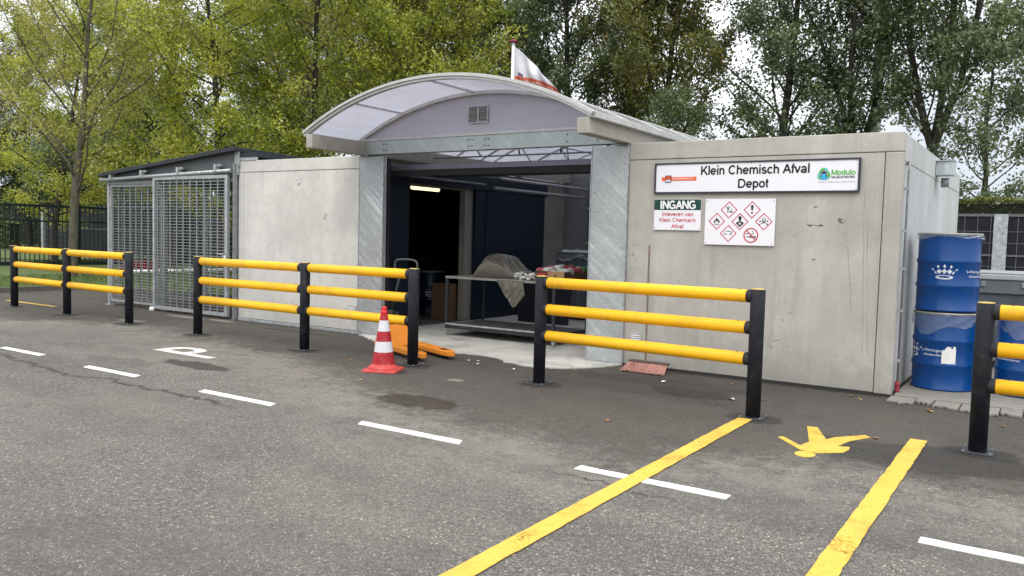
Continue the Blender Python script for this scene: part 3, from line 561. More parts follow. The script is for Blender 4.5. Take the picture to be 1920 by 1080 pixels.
# blue drums in the dark room
def drumprof(r, h):
    p_ = [(0.0, 0.0), (r - 0.012, 0.0), (r, 0.008), (r, 0.02), (r - 0.008, 0.03)]
    for zc in (h * 0.33, h * 0.64): p_ += [(r - 0.008, zc - 0.03), (r + 0.004, zc - 0.008), (r + 0.004, zc + 0.008), (r - 0.008, zc + 0.03)]
    return p_ + [(r - 0.008, h - 0.06), (r - 0.008, h - 0.015)]
def ang2xy(cx, cy, r, a): return (cx + r * math.cos(a), cy + r * math.sin(a))
def crown(b, u0, z0, s, fn, mi=0):
    """city crown emblem: ring, bars and diamonds (2-D, width about 1)"""
    v, f = [], []
    n = 28
    for k in range(n):
        th = 2 * PI * k / n; v += [(0.34 * math.cos(th), 0.09 * math.sin(th) * 1.0 - 0.12), (0.23 * math.cos(th), 0.045 * math.sin(th) - 0.105)]
    for k in range(n): a = 2 * k; c = 2 * ((k + 1) % n); f.append((a, c, c + 1, a + 1))
    b.add([fn(u0 + q[0] * s, z0 + q[1] * s) for q in v], f, mi)
    for cx, cz, d in ((-0.25, 0.32, .055), (0, 0.34, .06), (0.25, 0.32, .055)):
        b.add([fn(u0 + (cx + q[0]) * s, z0 + (cz + q[1]) * s) for q in ((-d, 0), (0, -d * 1.3), (d, 0), (0, d * 1.3))], [(0, 1, 2, 3)], mi)
    for cx, cz in ((-0.20, 0.12), (0, 0.13), (0.20, 0.12)):
        for ox, oz, r in ((-.05, 0, .045), (.05, 0, .045), (0, .05, .045)):
            b.add([fn(u0 + (cx + ox + q[0]) * s, z0 + (cz + oz + q[1]) * s) for q in disc2d(0, 0, r, 10)], [tuple(range(10))], mi)
        b.add([fn(u0 + (cx + q[0]) * s, z0 + (cz + q[1]) * s) for q in ((-.04, -.10), (.04, -.10), (.012, 0.03), (-.012, 0.03))], [(0, 1, 2, 3)], mi)
    for sg in (-1, 1):
        for (x0, z0_, x1, z1_, w) in ((0.30, 0.0, 0.38, 0.14, .035), (0.40, 0.15, 0.52, 0.24, .03)):
            dx, dz = x1 - x0, z1_ - z0_; l = math.hypot(dx, dz); nx, nz_ = -dz / l * w, dx / l * w; mx_, mz_ = (x0 + x1) / 2, (z0_ + z1_) / 2
            b.add([fn(u0 + sg * q[0] * s, z0 + q[1] * s) for q in ((x0, z0_), (mx_ + nx, mz_ + nz_), (x1, z1_), (mx_ - nx, mz_ - nz_))], [(0, 1, 2, 3)], mi)
def drum(label, cx, cy, z0, r=0.318, h=0.855, face=-1.9, emblem=0.0, letters=None, film=True, label2=False, group='blue steel drums', seed=1, mat=None, tilt=0):
    t = thing('steel_drum', label, 'drum', (cx, cy, z0), group)
    b = B().lathe(drumprof(r, h), (0, 0, 0), 56).add([ang2xy(0, 0, r - 0.02, 2 * PI * k / 40) + (h - 0.03,) for k in range(40)], [tuple(range(40))])
    part('body', b, mat or DRUMB, t, local=True)
    b = B().lathe([(r - 0.012, h - 0.022), (r + 0.002, h - 0.024), (r + 0.008, h - 0.012), (r + 0.002, h), (r - 0.01, h), (r - 0.02, h - 0.03)], (0, 0, 0), 56); part('rim', b, DRUMRIM, t, local=True)
    def fn(u, z): a = face + u / r; q = ang2xy(0, 0, r - 0.0045 + 0.0, a); return (q[0], q[1], z)
    b = B()
    if emblem is not None: crown(b, emblem, h * 0.475, 0.26, fn)
    if letters is not None:
        u0 = letters; addtext(b, "'s-Hertogenbosch", u0, h * 0.50, 0.36, 0.030, fn, space=1.05, bold=0.01); addtext(b, "Afvalstoffendienst", u0 + 0.035, h * 0.445, 0.30, 0.022, fn, bold=0.01)
    if b.v: part('print', b, pm('white_print', (0.62, 0.66, 0.72), 0.4), t, local=True)
    if film:
        rs = random.Random(seed); ph = [rs.uniform(0, 6) for _ in range(5)]; dep = 0.05 if film == 1 else 0.20
        vs = []; fs = []; nn = 72; rows = 7
        for j in range(rows):
            for k in range(nn):
                th = 2 * PI * k / nn; d = dep * (0.75 + 0.25 * math.sin(2 * th + ph[0]) + 0.16 * math.sin(5 * th + ph[1])); z = h + 0.002 - d * j / (rows - 1) - 0.02
                q = r + 0.012 + 0.007 * math.sin(9 * th + ph[2] + j * 1.3) + 0.006 * math.sin(19 * th + ph[3] - j * 2.1) + 0.003 * j / rows
                vs.append((q * math.cos(th), q * math.sin(th), z))
        for j in range(rows - 1):
            for k in range(nn): fs.append((j * nn + k, j * nn + (k + 1) % nn, (j + 1) * nn + (k + 1) % nn, (j + 1) * nn + k))
        part('liner_bag', B().add(vs, fs, 0, True), FILM, t, local=True)
    if label2:
        b = B()
        for (u0_, u1_, z0_, z1_) in ((0.06, 0.20, 0.30, 0.445), (0.09, 0.20, 0.445, 0.47), (0.105, 0.15, 0.47, 0.49), (0.17, 0.195, 0.47, 0.495)):
            b.add([fn(u_, z_) for u_, z_ in ((u0_, z0_), ((u0_ + u1_) / 2, z0_), (u1_, z0_), (u1_, z1_), ((u0_ + u1_) / 2, z1_), (u0_, z1_))], [(0, 1, 4, 5), (1, 2, 3, 4)])
        b.v = [(q[0] * 1.006, q[1] * 1.006, q[2]) for q in b.v]; part('sticker', b, PAPER, t, local=True)
    return t
DR = 'blue steel drums by the side wall'
drum('lower blue drum of the stack, with white lettering and a torn white sticker', -0.975, 0.86, 0.036, face=-1.72, emblem=-0.30, letters=-0.17, film=2, label2=True, group=DR, seed=2)
drum('upper blue drum of the stack, with a white crown emblem', -0.975, 0.86, 0.036 + 0.868, face=-1.72, emblem=0.04, letters=0.26, film=1, group=DR, seed=4)
drum('blue drum standing alone behind the yellow rails at the right edge', -0.17, 0.98, 0.036, face=-1.72, emblem=None, letters=-0.36, film=2, group=DR, seed=6)
DRUM_SHADED = pm('drum_blue_shaded', (0.004, 0.014, 0.045), 0.35)  # drum blue with the room's shade put into its colour
drum('blue drum with a crown, coloured as if in shade, in the unlit room, nearer the door', -10.5, 2.75, 0.03, r=0.29, face=-0.9, emblem=0.0, film=0, group='drums in the dark room', mat=DRUM_SHADED)
drum('blue drum with a crown, coloured as if in shade, in the unlit room, farther from the door', -10.45, 3.42, 0.03, r=0.29, h=0.84, face=-0.9, emblem=0.0, film=0, group='drums in the dark room', mat=DRUM_SHADED)
bx = thing('cardboard_box', 'upright brown cardboard box at the dark doorway behind the table', 'box', (-9.3, 2.75, 0))
b = B().box(-9.6, -9.25, 2.42, 2.72, 0.03, 0.70); part('carton', b, pm('carton_brown', (0.13, 0.07, 0.035), 0.8, 0, 0.1, 6), bx, bevel=0.004)
b = B()
for z_ in (0.36,):
    for y_ in (2.50, 2.60): b.add([(-9.2485, y_ + q[0], z_ + q[1]) for q in disc2d(0, 0, .013, 10)], [tuple(range(10))]); part('hand_hole', b, BLACK, bx); b = B()
# fittings on the right side wall: down pipe, hopper, cable conduit
dp = thing('conduit', 'thin zinc conduit with a red foot on the corner of the side wall', 'pipe', (-1.34, 0.2, 0))
b = B().tube([(-1.37, 0.24, 2.47), (-1.345, 0.24, 2.50), (-1.335, 0.22, 2.50), (-1.335, 0.19, 2.46), (-1.335, 0.18, 2.38), (-1.335, 0.18, 0.12)], 0.013, 10); part('pipe', b, ZINCD, dp)
for z_ in (0.36, 0.9, 1.35, 1.75, 2.2): part('bracket', B().box(-1.375, -1.318, 0.165, 0.195, z_, z_ + 0.03), ZINC, dp)
b = B().lathe([(0.022, 0.03), (0.026, 0.04), (0.026, 0.06), (0.023, 0.065), (0.026, 0.07), (0.026, 0.09), (0.023, 0.095), (0.026, 0.10), (0.026, 0.14), (0.015, 0.15)], (-1.335, 0.18, 0), 16); part('foot', b, pm('foot_red', (0.28, 0.03, 0.04), 0.6), dp)
hp = thing('rain_hopper', 'galvanised rain hopper box jutting from the top of the side wall', 'gutter box', (-1.27, 3.0, 2.5))
b = B().box(-1.368, -1.16, 2.74, 3.00, 2.55, 2.735); part('box', b, galv('hopper_zinc', 0, (0.5, 0.56, 0.56)), hp, bevel=0.004)
b = B().tube([(-1.265, 2.87, 2.40), (-1.265, 2.87, 2.52)], 0.048, 16); part('spout', b, ZINCD, hp)
b = B().box(-1.375, -1.15, 2.71, 3.03, 2.735, 2.745); part('lip', b, ZINC, hp)

# ================================================================== steel portal and overhead door
pt = thing('door_portal', 'galvanised steel portal of two wide columns and a header around the open doorway', 'door frame', (-6.8, 0, 0))
def column(x0, x1, mat):
    b = B().box(x0 + 0.015, x1 - 0.015, -0.028, 0.0, 0.03, 2.772)
    return part('column', b, mat, pt, bevel=0.003)
c1 = column(-5.03, -4.50, GALV); c2 = column(-9.11, -8.60, GALV2)
b = B().box(-5.03, -5.016, -0.034, 0.20, 0.03, 2.776).box(-4.514, -4.50, -0.034, 0.0, 0.0, 2.776).box(-5.012, -4.516, -0.034, 0.0, 0.0, 0.028); part('edge_flange', b, ZINC, c1)
b = B().box(-9.11, -9.096, -0.034, 0.0, 0.0, 2.776).box(-8.614, -8.60, -0.034, 0.045, 0.0, 2.776).box(-9.094, -8.616, -0.034, 0.0, 0.0, 0.028); part('edge_flange', b, ZINC, c2)
b = B()
for px_, zs in ((-4.975, (2.2, 1.95, 1.55, 1.1, 0.72, 0.25)), (-4.56, (2.55, 1.5))):
    for z in zs: b.lathe([(0.013, 0), (0.013, 0.007), (0.006, 0.01), (0, 0.01)], (0, 0, 0), 8); b.v = [(px_ + q[0], -0.028 - q[2], z + q[1]) for q in b.v]; part('bolt', b, ZINC, c1); b = B()
b = B()
for px_, zs in ((-9.05, (2.5, 1.75, 0.8)),):
    for z in zs: b.lathe([(0.013, 0), (0.013, 0.007), (0.006, 0.01), (0, 0.01)], (0, 0, 0), 8); b.v = [(px_ + q[0], -0.028 - q[2], z + q[1]) for q in b.v]; part('bolt', b, ZINC, c2); b = B()
b = B().box(-8.96, -4.66, -0.022, 0.12, 2.805, 3.005); hd = part('header', b, GALVH, pt, bevel=0.004)
b = B().box(-8.985, -8.93, -0.036, -0.024, 2.79, 3.0); part('end_plate', b, ZINC, hd)
b = B()
for x_ in (-8.62, -8.55, -7.0, -6.94, -6.72, -6.66, -5.4, -4.95):
    for z in (2.86, 2.95): b.lathe([(0.010, 0), (0.010, 0.006), (0, 0.008)], (0, 0, 0), 8); b.v = [(x_ + q[0], -0.022 - q[2], z + q[1]) for q in b.v]; part('bolt', b, BLACKR, hd); b = B()
b = B().box(-9.11, -8.93, -0.020, 0.14, 2.778, 2.798).box(-4.70, -4.50, -0.020, 0.14, 2.778, 2.798); part('bearing_plate', b, ZINCD, pt)
od = thing('overhead_door', 'dark sectional overhead door parked under the arched roof', 'garage door', (-6.8, 1, 2.7))
b = B()
for k in range(3): b.box(-8.92, -4.72, 0.52 + k * 0.52, 1.03 + k * 0.52, 2.615 + 0.0 * k, 2.655)
part('door_panel', b, pm('door_anthracite', (0.03, 0.032, 0.04), 0.35, 0.2), od, bevel=0.004)
part('bottom_seal', B().box(-8.90, -4.74, 0.44, 0.515, 2.50, 2.598), BLACKR, od, bevel=0.01)
b = B().box(-8.90, -4.74, 0.47, 0.515, 2.60, 2.68); part('bottom_section', b, pm('door_edge_lilac', (0.22, 0.21, 0.27), 0.35, 0.3), od, bevel=0.004)
for x_ in (-8.98, -4.66):
    pa = [(x_, 0.28, 0.05), (x_, 0.28, 2.2)] + [(x_, 0.28 + 0.36 * (1 - math.cos(a)), 2.2 + 0.36 * math.sin(a)) for a in [i * PI / 12 for i in range(1, 7)]] + [(x_, 3.2, 2.56)]
    part('track', B().tube(pa, 0.022, 8), ZINCD, od)
b = B().box(-9.09, -8.66, 0.14, 0.20, 0.02, 2.75); part('jamb_seal', b, BLACKR, od)
rd = thing('overhead_door', 'closed light grey door at the far end of the covered bay', 'garage door', (-6.8, 6.5, 0))
b = B()
for k in range(5): b.box(-8.50, -4.7, 6.50, 6.54, 0.02 + k * 0.50, 0.51 + k * 0.50)
part('door_panel', b, pm('back_door_grey', (0.40, 0.39, 0.41), 0.5, 0.1, 0.1), rd)
pa = [(-8.35, 6.3, 0.05), (-8.35, 6.3, 2.05)] + [(-8.35, 6.3 - 0.4 * (1 - math.cos(a)), 2.05 + 0.4 * math.sin(a)) for a in [i * PI / 12 for i in range(1, 7)]] + [(-8.35, 2.6, 2.45)]
part('track', B().tube(pa, 0.03, 8), ZINCD, rd)
part('track', B().tube([(-8.25, 6.3, 2.62), (-8.25, 2.6, 2.62)], 0.025, 8), ZINC, rd)
part('track_post', B().box(-8.45, -8.37, 6.36, 6.44, 0.0, 2.7), ZINCD, rd)
part('track_bracket', B().box(-8.45, -8.1, 6.25, 6.45, 2.50, 2.60), ZINCD, rd)
part('column', B().box(-9.10, -8.56, 6.42, 6.46, 0.0, 2.78), ZINCD, rd)
part('lintel', B().box(-9.10, -4.50, 6.466, 6.494, 2.40, 3.10), ZINCD, rd)
part('column', B().box(-4.95, -4.5, 6.42, 6.46, 0.0, 2.78), ZINCD, rd)
# long unlit tube lamp + cross beam under the roof
ul = thing('tube_light', 'long unlit white tube lamp slung under the arched roof', 'lamp', (-7.9, 2.5, 2.75))
part('diffuser', B().tube([(-8.40, 2.45, 2.745), (-7.32, 2.45, 2.745)], 0.04, 10), pm('lamp_opal', (0.34, 0.34, 0.38), 0.3), ul)
part('housing', B().box(-8.45, -6.2, 2.46, 2.56, 2.70, 2.79), ZINC, ul, bevel=0.004)
part('bracket', B().box(-8.72, -8.48, 2.40, 2.55, 2.68, 2.76), BLACKR, ul)

# ================================================================== arched canopy roof
XC = -6.82
XL, XR = -9.18, -4.46   # springing of the arch
ZS, ZT = 3.02, 3.635     # springing and crown heights
half = (XR - XL) / 2; rise = ZT - ZS; RAD = (half * half + rise * rise) / (2 * rise); ZC = ZT - RAD; AMAX = math.asin(half / RAD)
YF, YB = -1.08, 7.25
ca = thing('arched_roof', 'arched opal polycarbonate roof spanning between the two concrete units', 'roof', (XC, 0, 2.8))
def arc(a, r, y): return (XC + r * math.sin(a), y, ZC + r * math.cos(a))
def archsheet(y0, y1, r0, r1, n=48, a0=-AMAX, a1=AMAX):
    b = B(); vs = []; fs = []
    for k in range(n + 1):
        a = a0 + (a1 - a0) * k / n
        vs += [arc(a, r0, y0), arc(a, r1, y0), arc(a, r1, y1), arc(a, r0, y1)]
    for k in range(n):
        o = 4 * k; p_ = o + 4
        for i in range(4): j = (i + 1) % 4; fs.append((o + i, o + j, p_ + j, p_ + i))
    fs += [(0, 1, 2, 3), (4 * n + 3, 4 * n + 2, 4 * n + 1, 4 * n)]
    return b.add(vs, fs, 0, False)
seams = [YF + 0.03 + (YB - YF - 0.06) * k / 7 for k in range(8)]
for k in range(7):
    part('roof_sheet', archsheet(seams[k] + 0.012, seams[k + 1] - 0.012, RAD - 0.008, RAD), POLY, ca)
part('front_arch', archsheet(YF - 0.02, YF + 0.05, RAD - 0.045, RAD + 0.03), ALU, ca)
part('front_arch', archsheet(YF - 0.045, YF - 0.021, RAD - 0.012, RAD + 0.022), ALU, ca)
part('back_arch', archsheet(YB - 0.03, YB + 0.03, RAD - 0.045, RAD + 0.03), ALU, ca)
for k in range(1, 7): part('rib', archsheet(seams[k] - 0.02, seams[k] + 0.02, RAD - 0.03, RAD + 0.012), ALU, ca)
# gable: infill sheet below the vault, with its own bow
rg = RAD - 0.02
gv = [arc(-AMAX + 2 * AMAX * k / 48, rg, 0) for k in range(49)]
poly = [(q[0], q[2]) for q in gv if q[2] > 3.03]; poly = [(poly[0][0], 3.012)] + poly + [(poly[-1][0], 3.012)]
ga = part('gable', B().prism(poly, lambda u, v, d: (u, d, v), 0.02, 0.036), POLYG, ca)
part('gable_bow', archsheet(-0.035, 0.018, RAD - 0.06, RAD - 0.012), ALU, ga)
part('gable_sill', B().box(XL + 0.1, XR - 0.1, -0.03, 0.04, 3.007, 3.045), ALU, ga, bevel=0.003)
# purlins running front to back seen as shadows through the sheet
for a in (-0.30, -0.02): 
    q = arc(a, RAD - 0.022, 0); part('purlin', B().box(q[0] - .012, q[0] + .012, YF + 0.06, YB - 0.04, q[2] - .02, q[2] + .004), pm('grey_purlin', (0.5, 0.5, 0.54), 0.5), ca)
# louvre
b = B().box(-7.03, -6.69, -0.012, 0.018, 3.18, 3.20).box(-7.03, -6.69, -0.012, 0.018, 3.405, 3.425).box(-7.03, -7.015, -0.012, 0.018, 3.20, 3.405).box(-6.705, -6.69, -0.012, 0.018, 3.20, 3.405).box(-6.872, -6.848, -0.012, 0.018, 3.20, 3.405)
lv = part('louvre', b, ZINC, ga); b = B(); b2 = B().box(-7.015, -6.705, 0.012, 0.017, 3.20, 3.405)
for k in range(8):
    z = 3.21 + k * 0.024; b.add([(-7.014, -0.01, z), (-6.706, -0.01, z), (-6.706, 0.008, z + .017), (-7.014, 0.008, z + .017)], [(0, 1, 2, 3)])
part('slat', b, ALU, lv, solid=0.002); part('backing', b2, pm('dark_mesh', (0.06, 0.06, 0.06), 0.8), lv)
# side edge caps and concrete carrying beams
for x0, x1 in ((XL - 0.035, XL + 0.03), (XR - 0.03, XR + 0.035)):
    for k in range(6):
        part('eaves_cap', B().box(x0, x1, YF + k * 1.38 + 0.008, YF + (k + 1) * 1.38 - 0.008, ZS - 0.045, ZS + 0.03), ALU, ca, bevel=0.006)
part('side_beam', B().box(-4.66, -4.50, -1.10, 6.7, 2.802, 2.985), CONC_B, ca, bevel=0.008)
part('side_beam', B().box(-9.11, -8.985, -1.12, 6.7, 2.802, 3.0), CONC_B, ca, bevel=0.008)
# trusses under the vault
for y_ in (1.6, 3.2, 4.8):
    part('tie_rod', B().tube([(-8.95, y_, 2.90), (-4.7, y_, 2.90)], 0.014, 6), ZINCD, ca)
    for dx in (-1.5, -0.5, 0.5, 1.5):
        a = math.asin(dx / RAD); q = arc(a, RAD - 0.03, y_); part('strut', B().tube([(XC + dx * 0.75, y_, 2.90), q], 0.012, 6), ZINCD, ca)
    part('bow', archsheet(y_ - 0.02, y_ + 0.02, RAD - 0.055, RAD - 0.03, 24), ZINC, ca)
part('back_gable', B().prism(poly, lambda u, v, d: (u, d, v), 6.60, 6.616), POLYG, ca)

# ================================================================== mesh cage at the left
cg = thing('mesh_cage', 'galvanised wire mesh cage with a sloping dark roof on the left', 'cage', (-14.1, 0, 0))
def meshpanel(b, p0, p1, z0, z1, dv=0.2, dh=0.056, tv=0.011, th=0.005, depth=0.006):
    p0, p1 = Vector(p0), Vector(p1); d = (p1 - p0); L = d.length; d.normalize(); n = Vector((-d.y, d.x, 0))
    def bar(a0, a1, za, zb, t):
        q = [p0 + d * a0 - n * t, p0 + d * a1 - n * t, p0 + d * a1 + n * t, p0 + d * a0 + n * t]
        b.add([(w.x, w.y, za) for w in q] + [(w.x, w.y, zb) for w in q], [(0, 3, 2, 1), (4, 5, 6, 7), (0, 1, 5, 4), (1, 2, 6, 5), (2, 3, 7, 6), (3, 0, 4, 7)])
    k = int(L / dv)
    for i in range(k + 1): a = (L - k * dv) / 2 + i * dv; bar(max(0, a - tv), min(L, a + tv), z0, z1, depth)
    m_ = int((z1 - z0) / dh)
    for i in range(m_ + 1): z = z0 + i * dh; bar(0, L, z - th, z + th, depth * 0.7)
def frame(b, p0, p1, z0, z1, w=0.04, d_=0.02):
    p0, p1 = Vector(p0), Vector(p1); d = (p1 - p0); L = d.length; d.normalize(); n = Vector((-d.y, d.x, 0))
    for a0, a1, za, zb in ((0, w, z0, z1), (L - w, L, z0, z1), (w, L - w, z0, z0 + w), (w, L - w, z1 - w, z1)):
        q = [p0 + d * a0 - n * d_, p0 + d * a1 - n * d_, p0 + d * a1 + n * d_, p0 + d * a0 + n * d_]
        b.add([(s_.x, s_.y, za) for s_ in q] + [(s_.x, s_.y, zb) for s_ in q], [(0, 3, 2, 1), (4, 5, 6, 7), (0, 1, 5, 4), (1, 2, 6, 5), (2, 3, 7, 6), (3, 0, 4, 7)])
CX0, CX1, CYB = -16.1, -12.06, 2.3
MESHM = pm('mesh_zinc', (0.27, 0.29, 0.30), 0.45, 0.45, 0.15, 6)
b = B(); meshpanel(b, (CX0 + 0.08, 0.03, 0), (-14.35, 0.03, 0), 0.10, 2.42); p1_ = part('front_panel', b, MESHM, cg)
b = B(); frame(b, (CX0 + 0.05, 0.03, 0), (-14.30, 0.03, 0), 0.08, 2.44); part('panel_frame', b, ZINC, p1_)
b = B(); meshpanel(b, (-14.36, -0.08, 0), (-12.24, -0.08, 0), 0.10, 2.50, tv=0.013, th=0.006); gt = part('sliding_gate', b, MESHM, cg)
b = B(); frame(b, (-14.42, -0.08, 0), (-12.20, -0.08, 0), 0.05, 2.56, 0.06, 0.028); part('gate_frame', b, ZINC, gt)
b = B().box(-12.3, -12.14, -0.14, -0.11, 1.02, 1.14).tube([(-12.42, -0.15, 1.16), (-12.25, -0.15, 1.16)], 0.012, 8).tube([(-12.17, -0.17, 1.0), (-12.17, -0.17, 1.14)], 0.02, 8); part('latch', b, ZINC, gt)
b = B().lathe([(0.0, 0), (0.045, 0), (0.05, 0.02), (0.05, 0.06), (0.03, 0.08)], (-14.42, -0.12, 0.0), 14); part('guide_roller', b, WHITE, gt)
b = B(); meshpanel(b, (CX0, 0.1, 0), (CX0, CYB, 0), 0.10, 2.42, dv=0.2); part('side_panel', b, MESHM, cg)
b = B(); meshpanel(b, (CX0, CYB, 0), (CX1, CYB, 0), 0.10, 2.5, dv=0.2, dh=0.112); part('back_panel', b, MESHM, cg)
for x_, y_ in ((CX0, 0.03), (CX0, CYB), (-14.1, CYB), (-12.12, 0.03), (-14.3, 0.08)):
    b = B().box(x_ - 0.035, x_ + 0.035, y_ - 0.035, y_ + 0.035, 0.0, 2.55).box(x_ - 0.08, x_ + 0.08, y_ - 0.07, y_ + 0.07, 0.0, 0.012); part('post', b, ZINC, cg, bevel=0.004)
b = B().box(-12.06, -12.035, -0.10, -0.02, 0.0, 2.75); part('wall_post', b, ZINCD, cg)
def roofz(x): return 2.60 + (x - CX0) / (CX1 - CX0) * 0.36
b = B(); ya, yb = -0.16, 3.2; x0, x1 = CX0 - 0.12, CX1 + 0.10
vs = []
for (x_, e) in ((x0, 0), (x1, 0)):
    z = roofz(x_); vs += [(x_, ya, z), (x_, yb, z - 0.1), (x_, yb, z - 0.03), (x_, ya, z + 0.07)]
b.add(vs, [(0, 1, 2, 3), (4, 7, 6, 5), (0, 4, 5, 1), (1, 5, 6, 2), (2, 6, 7, 3), (3, 7, 4, 0)]); part('roof', b, ANTHRA, cg, bevel=0.004)
b = B().box(-11.94, -11.55, -0.02, 3.4, 2.86, 2.94); part('roof_flashing', b, ANTHRA, cg)
b = B().box(-12.02, -11.56, -0.01, 0.03, 2.803, 2.858); part('flashing_support', b, ZINC, cg)
b = B().prism([(CX0 + 0.3, 2.50), (CX1, 2.50), (CX1, roofz(CX1) - 0.002), (CX0 + 0.3, roofz(CX0 + 0.3) - 0.002)], lambda u, v, d: (u, d, v), -0.02, 0.0); part('gable_sheet', b, GREYSHEET, cg)
b = B().tube([(CX0 - 0.10, -0.10, 2.53), (CX1 - 0.05, -0.10, 2.63)], 0.035, 12); rl = part('sliding_rail', b, ZINC, cg)
for x_ in (-15.8, -14.75, -13.6, -12.5): b = B().box(x_ - 0.03, x_ + 0.03, -0.15, -0.06, 2.53 + (x_ + 16.2) * .024, 2.66 + (x_ + 16.2) * .024).box(x_, x_ + 0.12, -0.12, -0.07, 2.62 + (x_ + 16.2) * .024, 2.66 + (x_ + 16.2) * .024); part('rail_bracket', b, ZINC, rl)
b = B().box(CX0 - 0.02, CX1, -0.03, 0.01, 2.44, 2.50); part('lintel', b, ZINCD, cg)
b = B().box(-12.10, -11.98, -0.04, -0.005, 2.70, 2.98).box(-12.08, -12.0, -0.05, -0.006, 2.55, 2.70); part('corner_bracket', b, galv('bracket_zinc', 1, (0.4, 0.42, 0.42)), cg, bevel=0.01)

# ================================================================== yellow and black barriers
RAILZ = (1.112, 0.822, 0.535); PH = 1.178; PR = 0.066; RR = 0.0585
def barrier(label, pts):
    c = pts[0]; t = thing('barrier', label, 'barrier', (c[0], c[1], 0), 'yellow and black post and rail barriers')
    for i, (x_, y_) in enumerate(pts):
        b = B().lathe([(0.0, 0.0), (PR, 0.0), (PR, PH - 0.006), (PR - 0.004, PH), (0.0, PH)], (x_, y_, 0), 28); po = part('post', b, BLACKP, t)
        b = B().lathe([(PR - 0.006, PH - 0.001), (PR - 0.006, PH + 0.006), (0, PH + 0.008)], (x_, y_, 0), 28); part('cap', b, YCAP, po)
        b = B(); w = 0.115; cpts = []
        for sx_, sy_ in ((1, 1), (-1, 1), (-1, -1), (1, -1)):
            for k in range(4): a = (k / 3) * PI / 2; a0 = {(1, 1): 0, (-1, 1): PI / 2, (-1, -1): PI, (1, -1): 1.5 * PI}[(sx_, sy_)]; cpts.append((x_ + sx_ * (w - 0.03) + 0.03 * math.cos(a0 + a), y_ + sy_ * (w - 0.03) + 0.03 * math.sin(a0 + a)))
        b.prism(cpts, lambda u, v, d: (u, v, d), 0.0, 0.011); bp = part('base_plate', b, pm('base_plate_dark', (0.05, 0.055, 0.06), 0.5, 0.3), po, bevel=0.003)
        for sx_ in (-1, 1):
            for sy_ in (-1, 1): part('anchor_bolt', B().tube([(x_ + sx_ * 0.092, y_ + sy_ * 0.092, 0.011), (x_ + sx_ * 0.092, y_ + sy_ * 0.092, 0.022)], 0.008, 6), ZINCD, bp)
    for i in range(len(pts) - 1):
        a = Vector((*pts[i], 0)); c = Vector((*pts[i + 1], 0)); d = (c - a).normalized(); L = (c - a).length
        for z in RAILZ:
            zz = Vector((0, 0, z)); p0 = a + d * (PR + 0.012) + zz; p1 = c - d * (PR + 0.012) + zz
            rl_ = part('rail', B().tube([p0 + d * 0.018, p0 + d * 0.022, p1 - d * 0.022, p1 - d * 0.018], [RR - 0.006, RR, RR, RR - 0.006], 24), YEL, t)
            for q, s_ in ((p0, -1), (p1, 1)):
                b = B().tube([q + d * s_ * 0.045, q + d * s_ * 0.02, q - d * s_ * 0.005, q - d * s_ * 0.019], [RR * 0.75, RR + 0.001, RR + 0.003, RR + 0.001], 20); part('collar', b, BLACKR, rl_)
                pin = q - d * s_ * 0.10; part('lock_pin', B().tube([pin + Vector((0, 0, RR - 0.006)), pin + Vector((0, 0, RR + 0.003))], 0.012, 8), BLACKR, rl_)
    return t
barrier('two bay yellow rail barrier farthest left, in front of the grass verge', [(-16.75, -1.52), (-14.714, -1.591), (-12.707, -1.641)])
barrier('two bay yellow rail barrier in front of the pale concrete unit, beside the traffic cone', [(-10.742, -1.742), (-8.381, -1.778), (-6.481, -1.773)])
barrier('single bay yellow rail barrier in front of the right column and the broom', [(-4.632, -1.826), (-2.225, -1.993)])
barrier('yellow rail barrier at the right edge, in front of the blue drums', [(-0.42, -2.083), (1.95, -2.2)])

# ================================================================== signs
YS = -0.022
def fS(u, z): return (u, YS - 0.0035, z)
def ex(b, poly, mi=0): b.add([fS(*q) for q in poly], [tuple(range(len(poly)))], mi)
def exr(b, vf, mi=0): b.add([fS(*q) for q in vf[0]], vf[1], mi)
s1 = thing('sign', 'long white name sign in a dark frame reading Klein Chemisch Afval Depot', 'sign', (-2.96, 0, 2.35))
part('panel', B().box(-4.125, -1.80, YS, -0.002, 2.190, 2.520), WHITE, s1)
b = B().box(-4.147, -1.778, YS - 0.010, 0.0, 2.171, 2.190).box(-4.147, -1.778, YS - 0.010, 0.0, 2.520, 2.539).box(-4.147, -4.125, YS - 0.010, 0.0, 2.1905, 2.5195).box(-1.80, -1.778, YS - 0.010, 0.0, 2.1905, 2.5195); part('frame', b, FRAMEG, s1, bevel=0.002)
b = B(); addtext2(b, 'Klein Chemisch Afval', -3.550, 2.388, 1.240, 0.104, YS - .003, .185); addtext2(b, 'Depot', -3.097, 2.231, 0.336, 0.102, YS - .003, .185); part('lettering', b, BLACK, s1)
b = B(); ex(b, [(-4.05, 2.325), (-3.61, 2.325), (-3.61, 2.369), (-4.05, 2.369)])
YS_ = YS; lo = part('orange_logo', b, LOGOORANGE, s1)
YS = YS_ - 0.002; b = B(); ex(b, [(-4.005, 2.304), (-3.927, 2.304), (-3.927, 2.388), (-4.005, 2.388)]); part('logo_box', b, pm('navy_ink', (0.012, 0.02, 0.07), 0.4), lo)
YS = YS_ - 0.004; b = B(); ex(b, [(-3.996, 2.365), (-3.936, 2.365), (-3.936, 2.378), (-3.996, 2.378)]); ex(b, [(-3.996, 2.343), (-3.936, 2.343), (-3.936, 2.358), (-3.996, 2.358)]); part('logo_bars', b, LOGOORANGE, lo)
